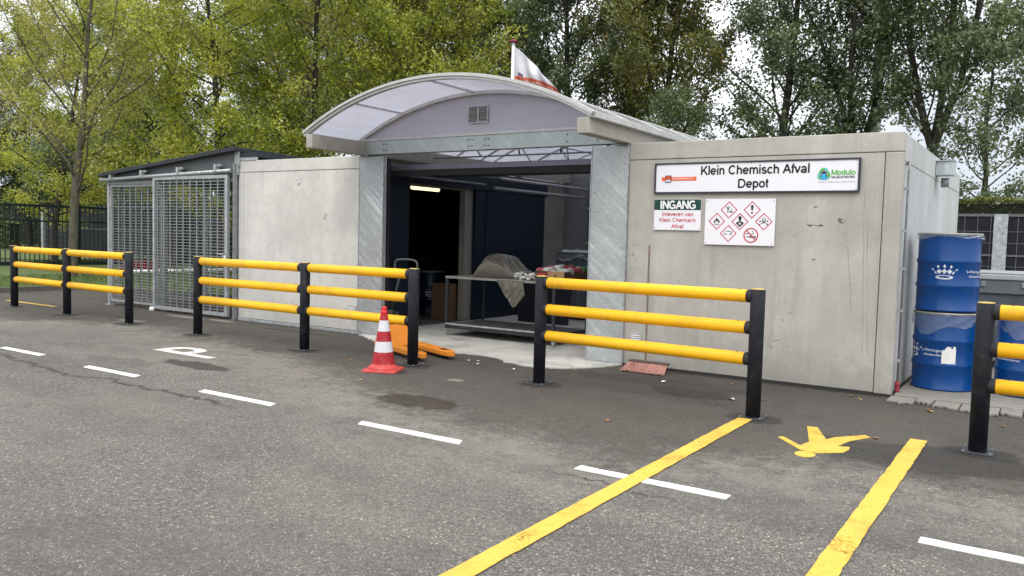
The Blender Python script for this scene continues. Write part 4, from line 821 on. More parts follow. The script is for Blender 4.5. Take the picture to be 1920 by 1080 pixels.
b = B(); ex(b, [(-3.996, 2.312), (-3.972, 2.312), (-3.972, 2.336), (-3.996, 2.336)]); ex(b, [(-3.966, 2.312), (-3.936, 2.312), (-3.936, 2.336), (-3.966, 2.336)]); addtext2(b, 'afvalstoffendienst.nl', -3.912, 2.339, 0.262, 0.021, YS - .003, .16); part('logo_lettering', b, WHITE, lo)
# green ring logo with the little hut
YS = YS_; cx, cz = -2.153, 2.367; b = B(); v, f = [], []
n = 36
for k in range(n):
    th = 2 * PI * k / n + PI / 2; ro = 0.066 * (1 + 0.10 * math.cos(3 * (th - PI / 2))); v += [(cx + ro * math.cos(th), cz + ro * math.sin(th)), (cx + 0.040 * math.cos(th), cz + 0.040 * math.sin(th))]
ff = [(2 * k, 2 * k + 1, 2 * ((k + 1) % n) + 1, 2 * ((k + 1) % n)) for k in range(n)]
b.add([fS(*q) for q in v], ff); 
mi_ = []
for k in range(n):
    fr = (k % 12) / 12; mi_.append(0 if fr < 0.5 else 1)
    if 14 <= k <= 21: mi_[-1] = 2
b.m = mi_; ex(b, disc2d(cx, cz - 0.018, 0.036, 16, 0.026), 2); rg_ = part('ring_logo', b, [LOGOGREEN, LOGOTEAL, LOGOBLUE], s1)
YS = YS_ - 0.002; b = B(); ex(b, [(cx - 0.038, cz + 0.018), (cx, cz + 0.002), (cx + 0.038, cz + 0.018), (cx, cz + 0.038)]); ex(b, [(cx - 0.034, cz - 0.028), (cx - 0.024, cz - 0.030), (cx - 0.024, cz + 0.008), (cx - 0.034, cz + 0.012)]); ex(b, [(cx + 0.022, cz - 0.030), (cx + 0.032, cz - 0.028), (cx + 0.032, cz + 0.012), (cx + 0.022, cz + 0.008)]); part('hut', b, pm('hut_ink', (0.06, 0.05, 0.09), 0.4), rg_)
YS = YS_; b = B(); addtext2(b, 'Modulo', -2.070, 2.357, 0.238, 0.060, YS - .003, .19); part('green_lettering', b, LOGOGREEN, s1)
b = B(); addtext2(b, 'MILIEUSTRATEN', -2.070, 2.323, 0.235, 0.022, YS - .003, .20); part('small_lettering', b, BLACK, s1)
b = B(); addtext2(b, 'ADVIES | SERVICES | REALISATIE', -2.210, 2.276, 0.378, 0.013, YS - .003, .13); part('fine_lettering', b, INKGREY, s1)
b = B()
for x_, z in ((-4.11, 2.507), (-2.96, 2.512), (-1.815, 2.507), (-4.11, 2.20), (-2.96, 2.197), (-1.815, 2.20)): ex(b, disc2d(x_, z, 0.006, 8))
part('screw', b, ZINCD, s1)
s2 = thing('sign', 'small white and dark green sign reading INGANG, left of the pictogram board', 'sign', (-3.84, 0, 1.91))
part('panel', B().box(-4.140, -3.540, -0.018, -0.001, 1.728, 2.098), WHITE, s2, bevel=0.002)
YS = -0.0165; b = B(); ex(b, [(-4.139, 1.972), (-3.541, 1.972), (-3.541, 2.097), (-4.139, 2.097)]); part('green_field', b, SIGNGREEN, s2)
YS = -0.0185; b = B(); addtext2(b, 'INGANG', -4.055, 1.985, 0.445, 0.099, YS - .003, .23); part('lettering', b, WHITE, s2)
b = B(); addtext2(b, 'Inleveren van', -4.030, 1.900, 0.396, 0.048, YS - .003, .14); addtext2(b, 'Klein Chemisch', -4.060, 1.828, 0.457, 0.048, YS - .003, .14); addtext2(b, 'Afval', -3.903, 1.753, 0.149, 0.048, YS - .003, .14); part('red_lettering', b, SIGNRED, s2)
b = B()
for x_, z in ((-4.12, 2.075), (-3.56, 2.075), (-4.12, 1.75), (-3.56, 1.75)): ex(b, disc2d(x_, z, 0.006, 8))
part('screw', b, ZINCD, s2)
s3 = thing('sign', 'white board with six red hazard diamonds and a no smoking symbol', 'sign', (-3.07, 0, 1.83))
part('panel', B().box(-3.487, -2.662, -0.018, -0.001, 1.566, 2.104), WHITE, s3, bevel=0.002)
YS = -0.0165
def diamond(cx, cz, r=0.1, w=0.013):
    b = B(); o = [(0, -r), (r, 0), (0, r), (-r, 0)]; i_ = [(0, -r + w), (r - w, 0), (0, r - w), (-r + w, 0)]
    b.add([fS(cx + q[0], cz + q[1]) for q in o + i_], [(k, (k + 1) % 4, 4 + (k + 1) % 4, 4 + k) for k in range(4)]); return part('hazard_diamond', b, SIGNRED, s3)
D_ = [(-3.198, 1.976), (-2.927, 1.977), (-3.340, 1.842), (-3.064, 1.841), (-2.788, 1.843), (-3.197, 1.702)]
dm = [diamond(*q) for q in D_]
def P(c, pts, s=1.0): return [(c[0] + q[0] * s, c[1] + q[1] * s) for q in pts]
# tree and fish
c = D_[0]; b = B(); ex(b, P(c, [(-.020, -.022), (-.008, -.022), (-.006, .005), (-.012, .030), (-.018, .030), (-.016, .005)])); exr(b, ribbon2d(P(c, [(-.011, .005), (.002, .022), (.008, .040)]), .005)); exr(b, ribbon2d(P(c, [(-.014, .008), (-.030, .022), (-.034, .036)]), .005)); exr(b, ribbon2d(P(c, [(-.013, .016), (-.024, .032), (-.022, .046)]), .004)); exr(b, ribbon2d(P(c, [(-.011, .014), (-.004, .034), (-.006, .048)]), .004))
ex(b, P(c, [(-.036, -.030), (.036, -.030), (.050, -.036), (.040, -.024), (.018, -.024), (-.004, -.029), (-.02, -.026)])); ex(b, P(c, [(.004, -.022), (.016, -.012), (.034, -.016), (.044, -.026), (.02, -.028)])); exr(b, ribbon2d(P(c, [(.016, .000), (.030, .010), (.044, .002), (.036, -.004)]), .0035)); part('pictogram', b, BLACK, dm[0])
# exclamation
c = D_[1]; b = B(); ex(b, P(c, [(-.008, -.008), (.008, -.008), (.0155, .048), (.010, .054), (-.010, .054), (-.0155, .048)])); ex(b, disc2d(c[0], c[1] - .034, .0115, 14)); part('pictogram', b, BLACK, dm[1])
# flame
c = D_[2]; b = B(); ex(b, P(c, [(-.012, -.028), (-.032, -.016), (-.036, .004), (-.026, -.002), (-.024, .022), (-.016, .010), (-.004, .052), (.004, .022), (.012, .034), (.018, .010), (.026, .020), (.026, .000), (.036, .006), (.032, -.016), (.014, -.028), (.020, -.014), (.012, -.004), (.006, .010), (-.002, -.002), (-.012, .004), (-.018, -.012)])); ex(b, P(c, [(-.030, -.042), (.030, -.042), (.030, -.036), (-.030, -.036)])); part('pictogram', b, BLACK, dm[2])
# health hazard bust
c = D_[3]; b = B(); ex(b, disc2d(c[0], c[1] + .040, .020, 18, .024)); ex(b, P(c, [(-.008, .024), (.008, .024), (.009, .004), (.030, -.004), (.045, -.016), (.040, -.030), (.024, -.040), (.014, -.052), (0, -.064), (-.014, -.052), (-.024, -.040), (-.040, -.030), (-.045, -.016), (-.030, -.004), (-.009, .004)])); o_ = part('pictogram', b, BLACK, dm[3])
YS = -0.0185; b = B(); st_ = []
for k in range(12): r = .026 if k % 2 == 0 else .007; a = 2 * PI * k / 12 + .26; st_.append((r * math.cos(a), r * math.sin(a) - .024))
ex(b, P(c, st_)); part('star', b, WHITE, o_)
YS = -0.0165
# skull and bones
c = D_[4]; b = B(); exr(b, ring2d(c[0], c[1] + .022, .019, .0235, 24)); ex(b, disc2d(c[0] - .009, c[1] + .020, .006, 10)); ex(b, disc2d(c[0] + .009, c[1] + .020, .006, 10)); ex(b, P(c, [(-.003, .005), (.003, .005), (0, .012)])); ex(b, P(c, [(-.012, -.004), (.012, -.004), (.012, .002), (-.012, .002)]))
for s_ in (-1, 1):
    exr(b, ribbon2d(P(c, [(-s_ * .042, .006), (s_ * .042, -.030)]), .005))
    for e in ((-s_ * .044, .010), (-s_ * .046, .002), (s_ * .044, -.026), (s_ * .046, -.034)): ex(b, disc2d(c[0] + e[0], c[1] + e[1], .0055, 8))
part('pictogram', b, BLACK, dm[4])
# corrosion
c = D_[5]; b = B(); ex(b, P(c, [(-.062, -.012), (-.012, -.012), (-.012, -.006), (-.062, -.006)])); exr(b, ribbon2d(P(c, [(-.044, .006), (-.034, .024), (-.010, .030), (.012, .026)]), .005)); exr(b, ribbon2d(P(c, [(-.006, .020), (.020, .026), (.042, .020), (.046, .010)]), .005)); exr(b, ribbon2d(P(c, [(.012, -.012), (.030, -.016), (.048, -.010), (.040, .002), (.020, .000)]), .006)); exr(b, ribbon2d(P(c, [(-.040, .002), (-.038, -.004)]), .006)); exr(b, ribbon2d(P(c, [(.034, .014), (.036, .004)]), .005)); part('pictogram', b, pm('soft_black_ink', (0.05, 0.05, 0.06), 0.4), dm[5])
c = (-2.930, 1.684); b = B(); exr(b, ring2d(c[0], c[1], .073, .086, 44)); ns = part('prohibition_ring', b, SIGNRED, s3)
b = B(); ex(b, P(c, [(-.022, -.026), (.060, -.026), (.060, -.010), (-.022, -.010)])); exr(b, ribbon2d(P(c, [(-.058, .012), (-.044, .022), (-.020, .018), (.010, .008), (.030, .022), (.026, .042), (.010, .048)]), .007)); ex(b, P(c, [(-.060, -.022), (-.026, -.022), (-.026, -.014), (-.060, -.014)])); part('cigarette', b, BLACK, ns)
YS = -0.0185; b = B(); exr(b, ribbon2d(P(c, [(-.050, .056), (.054, -.052)]), .011)); part('slash', b, SIGNRED, ns)
YS = -0.0165; b = B()
for x_, z in ((-3.465, 2.082), (-2.685, 2.082), (-3.465, 1.59), (-2.685, 1.59)): ex(b, disc2d(x_, z, 0.007, 8))
part('screw', b, ZINCD, s3)

# ================================================================== traffic cone
cn = thing('traffic_cone', 'scuffed red and white traffic cone beside the middle barrier', 'cone', (-6.47, -2.31, 0), rotz=0.42)
CRED = pm('cone_red', (0.50, 0.06, 0.05), 0.55, 0, 0.1, 8, dirt=(0.35, 0.22, 0.2), dscale=18, damt=0.5); CREDD = pm('cone_red_sheet', (0.36, 0.012, 0.022), 0.4, 0, 0.1, 8, dirt=(0.4, 0.2, 0.18), dscale=20, damt=0.55)
CREDT = pm('cone_red_top', (0.72, 0.03, 0.035), 0.45); CWH = pm('cone_white_sheet', (0.60, 0.61, 0.63), 0.4, 0, 0.06, 10, dirt=(0.3, 0.29, 0.27), dscale=16, damt=0.4)
hw = 0.205; ch = 0.03; sq = [(hw, -hw + ch), (hw, hw - ch), (hw - ch, hw), (-hw + ch, hw), (-hw, hw - ch), (-hw, -hw + ch), (-hw + ch, -hw), (hw - ch, -hw)]
b = B(); lo_, hi_ = [], []
b.prism(sq, lambda u, v, d: (u * (1 - (d > .01) * .04), v * (1 - (d > .01) * .04), d), 0.0, 0.028); b.lathe([(0.172, 0.026), (0.176, 0.036), (0.168, 0.052), (0.145, 0.062), (0.140, 0.078), (0.132, 0.085)], n=36); part('base', b, CRED, cn, local=True, bevel=0.006)
def cr2(z): return 0.132 - (z - 0.085) / (0.69 - 0.085) * (0.132 - 0.034)
for z0, z1, mt, nm in ((0.085, 0.225, CREDD, 'red_band'), (0.225, 0.345, CWH, 'white_band'), (0.345, 0.465, CREDD, 'red_band'), (0.465, 0.59, CWH, 'white_band'), (0.59, 0.675, CREDD, 'red_band')):
    b = B().lathe([(cr2(z0) + 0.002, z0), (cr2(z1) + 0.002, z1)], n=36); part(nm, b, mt, cn, local=True)
b = B().lathe([(cr2(0.675) + .002, 0.675), (cr2(0.675) + .006, 0.68), (0.034, 0.70), (0.026, 0.715), (0.031, 0.722), (0.031, 0.745), (0.024, 0.75), (0.0, 0.75)], n=24); part('tip', b, CREDT, cn, local=True)

# ================================================================== pallet truck
pk = thing('pallet_truck', 'orange hand pallet truck with forks pointing out of the doorway', 'pallet truck', (-7.52, -0.868, 0))
def forkpart(cx, cy, dx, dy, L, w=0.15):
    d = Vector((dx, dy, 0)).normalized(); n = Vector((-d.y, d.x, 0)); c0 = Vector((cx, cy, 0)); b = B(); out = []
    st = [(0, w / 2), (L - 0.18, w / 2), (L - 0.06, w / 2 * 0.82), (L, w / 2 * 0.45)]
    poly = [c0 + d * s_ + n * h_ for s_, h_ in st] + [c0 + d * s_ - n * h_ for s_, h_ in st[::-1]]
    b.prism([(q.x, q.y) for q in poly], lambda u, v, z: (u, v, z), 0.045, 0.115); fo = part('fork', b, ORANGE, pk, bevel=0.012)
    q = c0 + d * (L - 0.22); b = B().tube([q - n * 0.05 + Vector((0, 0, .03)), q + n * 0.05 + Vector((0, 0, .03))], 0.03, 12); part('roller', b, BLACKR, fo)
    q = c0 + d * (L - 0.30); pl = [q + n * 0.04, q + d * 0.14 + n * 0.035, q + d * 0.14 - n * 0.035, q - n * 0.04]; b = B().prism([(w_.x, w_.y) for w_ in pl], lambda u, v, z: (u, v, z), 0.115, 0.117); part('slot', b, BLACK, fo)
DX, DY = 0.92, -0.39
forkpart(-7.60, -1.055, DX, DY, 1.18, 0.16); forkpart(-7.44, -0.68, DX, DY, 1.18, 0.16)
pd, pn = Vector((0.92, -0.39, 0)), Vector((0.39, 0.92, 0)); pc = Vector((-7.52, -0.868, 0))
def PQ(a, c, z): q = pc + pd * a + pn * c; return (q.x, q.y, z)
b = B(); b.add([PQ(-.22, -.27, .05), PQ(.08, -.27, .05), PQ(.08, .27, .05), PQ(-.22, .27, .05), PQ(-.20, -.16, .34), PQ(-.06, -.16, .34), PQ(-.06, .16, .34), PQ(-.20, .16, .34)], [(0, 3, 2, 1), (4, 5, 6, 7), (0, 1, 5, 4), (1, 2, 6, 5), (2, 3, 7, 6), (3, 0, 4, 7)]); part('body', b, ORANGE, pk, bevel=0.02)
b = B(); b.add([PQ(-.30, -.10, .345), PQ(-.08, -.10, .345), PQ(-.08, .10, .345), PQ(-.30, .10, .345), PQ(-.30, -.10, .40), PQ(-.10, -.10, .40), PQ(-.10, .10, .40), PQ(-.30, .10, .40)], [(0, 3, 2, 1), (4, 5, 6, 7), (0, 1, 5, 4), (1, 2, 6, 5), (2, 3, 7, 6), (3, 0, 4, 7)]); part('pump_head', b, ORANGE, pk, bevel=0.015)
part('pump', B().tube([PQ(-.22, 0, .40), PQ(-.22, 0, .53)], 0.045, 14), BLACKR, pk)
part('pump_piston', B().tube([PQ(-.20, .08, .38), PQ(-.20, .08, .50)], 0.02, 10), BLACKR, pk)
part('handle_shaft', B().tube([PQ(-.24, 0, .48), PQ(-.16, .12, 1.10)], 0.02, 10), BLACKR, pk)
lp_ = []
for k in range(25):
    a = 2 * PI * k / 24; x_ = 0.205 * math.copysign(abs(math.cos(a)) ** 0.5, math.cos(a)); z = 0.095 * math.copysign(abs(math.sin(a)) ** 0.6, math.sin(a)); lp_.append((-7.52 + x_, -0.72, 1.15 + z))
part('handle_loop', B().tube(lp_, 0.014, 8, cap=False), pm('handle_grey', (0.06, 0.065, 0.07), 0.5), pk)
part('steer_wheel', B().tube([PQ(-.25, -.05, .09), PQ(-.25, .05, .09)], 0.09, 18), BLACKR, pk)

# ================================================================== work table and what lies on it
TX0, TX1, TY0, TY1, TZ = -7.99, -5.98, 0.77, 1.83, 0.955
tb = thing('work_table', 'grey steel work table on castors inside the doorway', 'table', (-7, 1.3, 0))
part('table_top', B().box(TX0, TX1, TY0, TY1, TZ - 0.035, TZ), pm('table_steel', (0.27, 0.26, 0.24), 0.45, 0.3, 0.15, 5, dirt=(0.12, 0.11, 0.1), dscale=3), tb, bevel=0.004)
part('shelf', B().box(TX0 + 0.03, TX1 - 0.03, TY0 + 0.03, TY1 - 0.03, 0.165, 0.19), pm('shelf_steel', (0.10, 0.10, 0.09), 0.5, 0.2, 0.3, 6), tb)
part('shelf_edge', B().box(TX0 + 0.02, TX1 - 0.02, TY0, TY0 + 0.028, 0.191, 0.215), ZINC, tb); part('shelf_edge', B().box(TX0 + 0.02, TX1 - 0.02, TY1 - 0.028, TY1, 0.191, 0.215), ZINC, tb)
b = B().box(TX1 - 0.03, TX1, TY0 + 0.03, TY1 - 0.03, 0.14, 0.19).box(TX0, TX0 + 0.03, TY0 + 0.03, TY1 - 0.03, 0.14, 0.19).box(TX0 + .05, TX1 - .05, TY0 + .005, TY0 + .03, 0.13, 0.163); part('stretcher', b, ANTHRA, tb)
for x_ in (TX0 + 0.025, TX1 - 0.025):
    for y_ in (TY0 + 0.025, TY1 - 0.025):
        lg = part('leg', B().box(x_ - 0.022, x_ + 0.022, y_ - 0.022, y_ + 0.022, 0.13, TZ - 0.036), ANTHRA, tb, bevel=0.003)
        b = B().tube([(x_, y_, 0.13), (x_, y_, 0.105)], 0.012, 8).box(x_ - 0.022, x_ + 0.022, y_ - 0.02, y_ + 0.02, 0.085, 0.105).box(x_ - 0.02, x_ - 0.016, y_ - 0.02, y_ + 0.045, 0.05, 0.086).box(x_ + 0.016, x_ + 0.02, y_ - 0.02, y_ + 0.045, 0.05, 0.086); cs = part('castor', b, ZINC, lg)
        part('wheel', B().tube([(x_ - 0.014, y_ + 0.02, 0.052), (x_ + 0.014, y_ + 0.02, 0.052)], 0.038, 18), BINLID, cs)
# crumpled polythene heap
def hnoise(seed):
    r = random.Random(seed); ks = [(r.uniform(2, 16), r.uniform(2, 16), r.uniform(0, 6.3)) for _ in range(14)]
    return lambda u, v: sum(math.sin(a * u + c_ * v + p_) / (0.25 * a + 1.2) for a, c_, p_ in ks) / 4.0
hn = hnoise(11); b = B(); nu, nv = 60, 34; vs = []; fs = []
for j in range(nv + 1):
    for i in range(nu + 1):
        u, v_ = i / nu, j / nv   # u along X, v front to back over the hump
        x_ = -7.52 + 1.12 * u
        hgt = 0.36 * math.exp(-(abs(u - 0.20) / (0.18 if u < 0.20 else 0.30)) ** (4.5 if u < 0.20 else 2.6)) + 0.13 * math.exp(-(abs(u - 0.62) / 0.30) ** 2.2)
        ang = PI * v_; yy = 1.20 - math.cos(ang) * (0.34 - 0.10 * u); zz = TZ + 0.004 + math.sin(ang) ** 0.5 * hgt
        k_ = math.sin(ang) * min(1, 9 * u) * min(1, 6 * (1 - u)); nn_ = (abs(hn(u * 2.6, v_ * 2.0)) - 0.2) * .45; nr_ = -abs(hn(u * 5 + 5, v_ * 3.5)) * 0.30
        vs.append((x_ + 0.08 * hn(v_ * 2, u) * k_, yy - 0.12 * nn_ * k_, max(TZ + 0.003, zz + 0.17 * (nn_ + nr_) * k_)))
for j in range(nv):
    for i in range(nu): a = j * (nu + 1) + i; fs.append((a, a + 1, a + nu + 2, a + nu + 1))
hb = thing('plastic_sheet', 'crumpled grey polythene heaped on the work table and hanging over its edge', 'plastic sheet', (-7.0, 1.2, TZ))
part('heap', B().add(vs, fs, 0, True), BAGM, hb, solid=0.004)
vs = []; fs = []; nu, nv = 30, 34; h2 = hnoise(23)
for j in range(nv + 1):
    for i in range(nu + 1):
        u, v_ = i / nu, j / nv; wdt = (0.16 * (1 - v_) ** 0.8 + 0.33) * (1 - 0.40 * max(0, v_ - 0.75) * 4)
        xc_ = -6.78 + 0.14 * v_; x_ = xc_ + (u - 0.5) * wdt; bel = math.sin(PI * u) ** 0.5
        yy = TY0 - 0.012 - 0.05 * bel * (0.3 + v_) + 0.07 * (abs(h2(u * 3, v_ * 1.6)) - 0.1) * bel; zz = TZ + 0.012 - 0.42 * v_ * (0.72 + 0.28 * math.sin(PI * min(1, u * 1.05)))
        if v_ < 0.12: yy = TY0 + 0.10 * (0.12 - v_) / 0.12 - 0.02; zz = TZ + 0.012 - 0.03 * v_ / 0.12
        vs.append((x_, yy, zz))
for j in range(nv):
    for i in range(nu): a = j * (nu + 1) + i; fs.append((a, a + 1, a + nu + 2, a + nu + 1))
part('hanging_flap', B().add(vs, fs, 0, True), BAGM, hb, solid=0.004)
# boxes on the table
def openbox(b, x0, x1, y0, y1, z0, z1, t=0.012, mi=0):
    b.box(x0, x1, y0, y0 + t, z0, z1, mi).box(x0, x1, y1 - t, y1, z0, z1, mi).box(x0, x0 + t, y0 + t, y1 - t, z0, z1, mi).box(x1 - t, x1, y0 + t, y1 - t, z0, z1, mi).box(x0 + t, x1 - t, y0 + t, y1 - t, z0, z0 + t, mi)
cb1 = thing('cardboard_box', 'brown cardboard tray of white and green cans on the right end of the table', 'box', (-5.9, 1.1, TZ))
b = B(); openbox(b, -6.13, -5.86, 0.80, 1.62, TZ, TZ + 0.15); part('tray', b, [CARD], cb1)
b = B().box(-5.858, -5.85, 0.81, 1.61, TZ + 0.002, TZ + 0.152); part('side_flap', b, CARDD, cb1)
part('hand_hole', B().add([(-5.995 + q[0], 0.7985, TZ + 0.095 + q[1]) for q in disc2d(0, 0, .025, 14, .012)], [tuple(range(14))]), BLACK, cb1)
rc = random.Random(9)
def can(label, x_, y_, z, mat, dirv=(0.25, 1, 0), L=0.22, r=0.055, grp='cans lying in the cardboard trays'):
    d = Vector(dirv).normalized(); p0 = Vector((x_, y_, z)); t = thing('can', label, 'can', tuple(p0), grp)
    part('body', B().tube([p0, p0 + d * L], r, 18), mat, t); part('end', B().tube([p0 - d * 0.004, p0 + d * 0.001], r * 1.04, 18), pm('can_end', (0.55, 0.5, 0.42), 0.4, 0.2), t)
    part('end', B().tube([p0 + d * (L - 0.001), p0 + d * (L + 0.004)], r * 1.04, 18), ALU, t)
can('cream can end showing over the front of the right tray', -5.94, 0.84, TZ + 0.145, PAPER)
can('grey green can lying behind the tray front, left of the cream one', -6.07, 0.85, TZ + 0.125, BINLID)
can('pink and white can in the middle of the right tray', -5.93, 1.10, TZ + 0.155, PINKP)
can('green can at the back of the right tray', -5.93, 1.34, TZ + 0.165, GREENP)
cb2 = thing('cardboard_box', 'dark brown cardboard tray heaped with red and white packs, left of the other tray', 'box', (-6.3, 1.1, TZ))
b = B(); openbox(b, -6.44, -6.16, 0.95, 1.62, TZ, TZ + 0.15); part('tray', b, [CARDD], cb2)
STR = pm('red_white_print', (0.5, 0.12, 0.17), 0.45, 0, 0.8, 30)
for i, (x_, y_, z, dz) in enumerate([(-6.40, 0.98, 0.17, .1), (-6.30, 1.02, 0.18, 0.0), (-6.38, 1.25, 0.20, .2), (-6.24, 1.22, 0.21, -.1), (-6.2, 1.42, 0.2, 0)]):
    pk_ = B(); c0 = Vector((x_, y_, TZ + z - 0.03)); pk_.tube([c0, c0 + Vector((0.02 + dz * .2, 0.2, 0.02))], [0.05, 0.045], 12)
    t = tag(part('packet', pk_, [STR, PAPER, PINKP, PAPER, RED][i]), ['red and white striped packet at the left front of the dark tray', 'white packet beside the striped one in the dark tray', 'pink packet in the middle of the dark tray', 'grey white crumpled packet on top of the dark tray', 'red packet at the back of the dark tray'][i], 'packet', 'packets heaped in the dark tray')
b = B().box(-6.30, -6.16, 0.79, 0.94, TZ, TZ + 0.12); tag(part('tin', b, RED, bevel=0.01), 'small glossy red tin in front of the dark tray on the table', 'tin')
# crumpled tissue
rt = random.Random(4); b = B()
for k in range(60):
    c0 = Vector((-6.72 + 0.33 * rt.random(), 0.82 + 0.12 * rt.random(), TZ + 0.01 + 0.07 * rt.random())); q = [c0 + Vector((rt.uniform(-.045, .045), rt.uniform(-.03, .03), rt.uniform(-.008, .05))) for _ in range(4)]
    b.add(q, [(0, 1, 2), (0, 2, 3), (0, 3, 1), (1, 3, 2)])
tag(part('tissue', b, PAPER), 'crumpled white tissue at the front edge of the work table', 'tissue')
# dark bin under / behind the table
wb = thing('waste_bin', 'dark navy plastic bin standing behind the work table', 'bin', (-7.1, 2.3, 0))
b = B(); x0, x1, y0, y1 = -7.55, -6.75, 2.1, 2.7
b.add([(x0 + .06, y0 + .05, 0.03), (x1 - .06, y0 + .05, 0.03), (x1 - .06, y1 - .05, 0.03), (x0 + .06, y1 - .05, 0.03), (x0, y0, 0.82), (x1, y0, 0.82), (x1, y1, 0.82), (x0, y1, 0.82)], [(0, 3, 2, 1), (4, 5, 6, 7), (0, 1, 5, 4), (1, 2, 6, 5), (2, 3, 7, 6), (3, 0, 4, 7)])
part('tub', b, pm('navy_plastic', (0.010, 0.014, 0.03), 0.4), wb, bevel=0.02); part('lid', B().box(x0 - 0.02, x1 + 0.02, y0 - .02, y1 + .02, 0.822, 0.86), pm('navy_plastic_lid', (0.012, 0.016, 0.03), 0.4), wb, bevel=0.015)
# grey container with film at the back right of the bay
gc = thing('waste_container', 'grey rectangular container draped with white film in the covered bay', 'container', (-7.6, 4.6, 0))
b = B(); openbox(b, -8.14, -6.6, 4.45, 5.6, 0.10, 1.33, 0.03); part('tub', b, BINGREY, gc, bevel=0.01)
b = B()
for x_ in (-7.95, -7.6, -7.25, -6.9): b.box(x_ - .025, x_ + .025, 4.425, 4.448, 0.15, 1.20)
b.box(-8.16, -6.58, 4.415, 4.447, 1.21, 1.27); part('rib', b, pm('bin_rib', (0.12, 0.135, 0.15), 0.45), gc)
vs = []; fs = []; h3 = hnoise(31)
for j in range(9):
    for i in range(31):
        u, v_ = i / 30, j / 8; vs.append((-8.08 + 1.4 * u, 4.40 + 0.55 * v_, 1.345 + 0.06 * abs(h3(u * 5, v_ * 2)) + 0.02 * v_ - (0.16 + 0.05 * math.sin(u * 14)) * max(0, 1 - v_ * 3.2)))
for j in range(8):
    for i in range(30): a = j * 31 + i; fs.append((a, a + 1, a + 32, a + 31))
part('film', B().add(vs, fs, 0, True), sheetmat('white_film', (0.6, 0.6, 0.6), 0.3, 0.25), gc, solid=0.003)

# ================================================================== broom head
br = thing('broom_head', 'broom head with reddish bristles lying at the foot of the concrete wall', 'broom', (-4.03, -0.33, 0))
part('wood_back', B().box(-4.30, -3.78, -0.27, -0.20, 0.105, 0.13), pm('broom_back', (0.10, 0.075, 0.07), 0.7), br, bevel=0.006)
b = B(); rb = random.Random(8)
for i in range(150):
    x_ = -4.29 + 0.50 * rb.random(); y_ = -0.27 + 0.03 * rb.random(); t_ = (x_ + 4.04) * 0.28
    e = (x_ + t_ * 0.5 + rb.uniform(-.02, .02), y_ - 0.17 - rb.uniform(0, .06), 0.012 + rb.uniform(0, 0.02)); w = 0.0028
    b.add([(x_ - w, y_, 0.108), (x_ + w, y_, 0.108), (e[0] + w, e[1], e[2]), (e[0] - w, e[1], e[2])], [(0, 1, 2, 3)])
b.add([(-4.27, -0.262, 0.10), (-3.80, -0.262, 0.10), (-3.78, -0.40, 0.008), (-4.32, -0.40, 0.008), (-4.27, -0.21, 0.10), (-3.80, -0.21, 0.10), (-3.79, -0.35, 0.004), (-4.31, -0.35, 0.004)], [(0, 1, 2, 3), (4, 7, 6, 5), (0, 4, 5, 1), (3, 2, 6, 7), (0, 3, 7, 4), (1, 5, 6, 2)], 1)
part('bristles', b, [pm('bristle_red', (0.48, 0.24, 0.20), 0.7, 0, 0.4, 60), pm('bristle_dark', (0.14, 0.025, 0.025), 0.8, 0, 0.5, 45)], br)

# ================================================================== grey wheeled containers behind the drums
def wheelie(label, x0, x1, y0, y1, h, seed):
    t = thing('waste_container', label, 'container', ((x0 + x1) / 2, y0, 0.035), 'grey wheeled containers behind the blue drums')
    b = B(); g_ = 0.06; b.add([(x0 + g_, y0 + g_, 0.18), (x1 - g_, y0 + g_, 0.18), (x1 - g_, y1 - g_, 0.18), (x0 + g_, y1 - g_, 0.18), (x0, y0, h - 0.28), (x1, y0, h - 0.28), (x1, y1, h - 0.28), (x0, y1, h - 0.28)], [(0, 3, 2, 1), (4, 5, 6, 7), (0, 1, 5, 4), (1, 2, 6, 5), (2, 3, 7, 6), (3, 0, 4, 7)])
    part('tub', b, BINGREY, t, bevel=0.02)
    part('collar', B().box(x0 - 0.02, x1 + 0.02, y0 - 0.03, y1 + 0.03, h - 0.278, h - 0.10), pm('bin_collar', (0.12, 0.135, 0.145), 0.4), t, bevel=0.01)
    part('lid', B().box(x0 - 0.03, x1 + 0.03, y0 - 0.05, y1 + 0.04, h - 0.098, h - 0.03).box(x0 - 0.01, x1 + 0.01, y0 - 0.02, y1 + 0.01, h - 0.029, h), BINLID, t, bevel=0.012)
    for x_ in (x0 + 0.35, x1 - 0.35): part('lid_clip', B().box(x_ - 0.025, x_ + 0.025, y0 - 0.055, y0 - 0.032, h - 0.19, h - 0.125), ZINCD, t, bevel=0.004)
    for x_ in (x0 + 0.2, x1 - 0.2):
        for y_ in (y0 + 0.18, y1 - 0.18): part('wheel', B().tube([(x_ - 0.025, y_, 0.115), (x_ + 0.025, y_, 0.115)], 0.08, 16), BLACKR, t)
wheelie('dark grey lidded container behind the blue drums, touching the side wall', -1.1, 0.05, 2.9, 4.0, 1.30, 1)
wheelie('dark grey lidded container at the right edge behind the single drum', 0.12, 1.3, 2.9, 4.0, 1.30, 2)

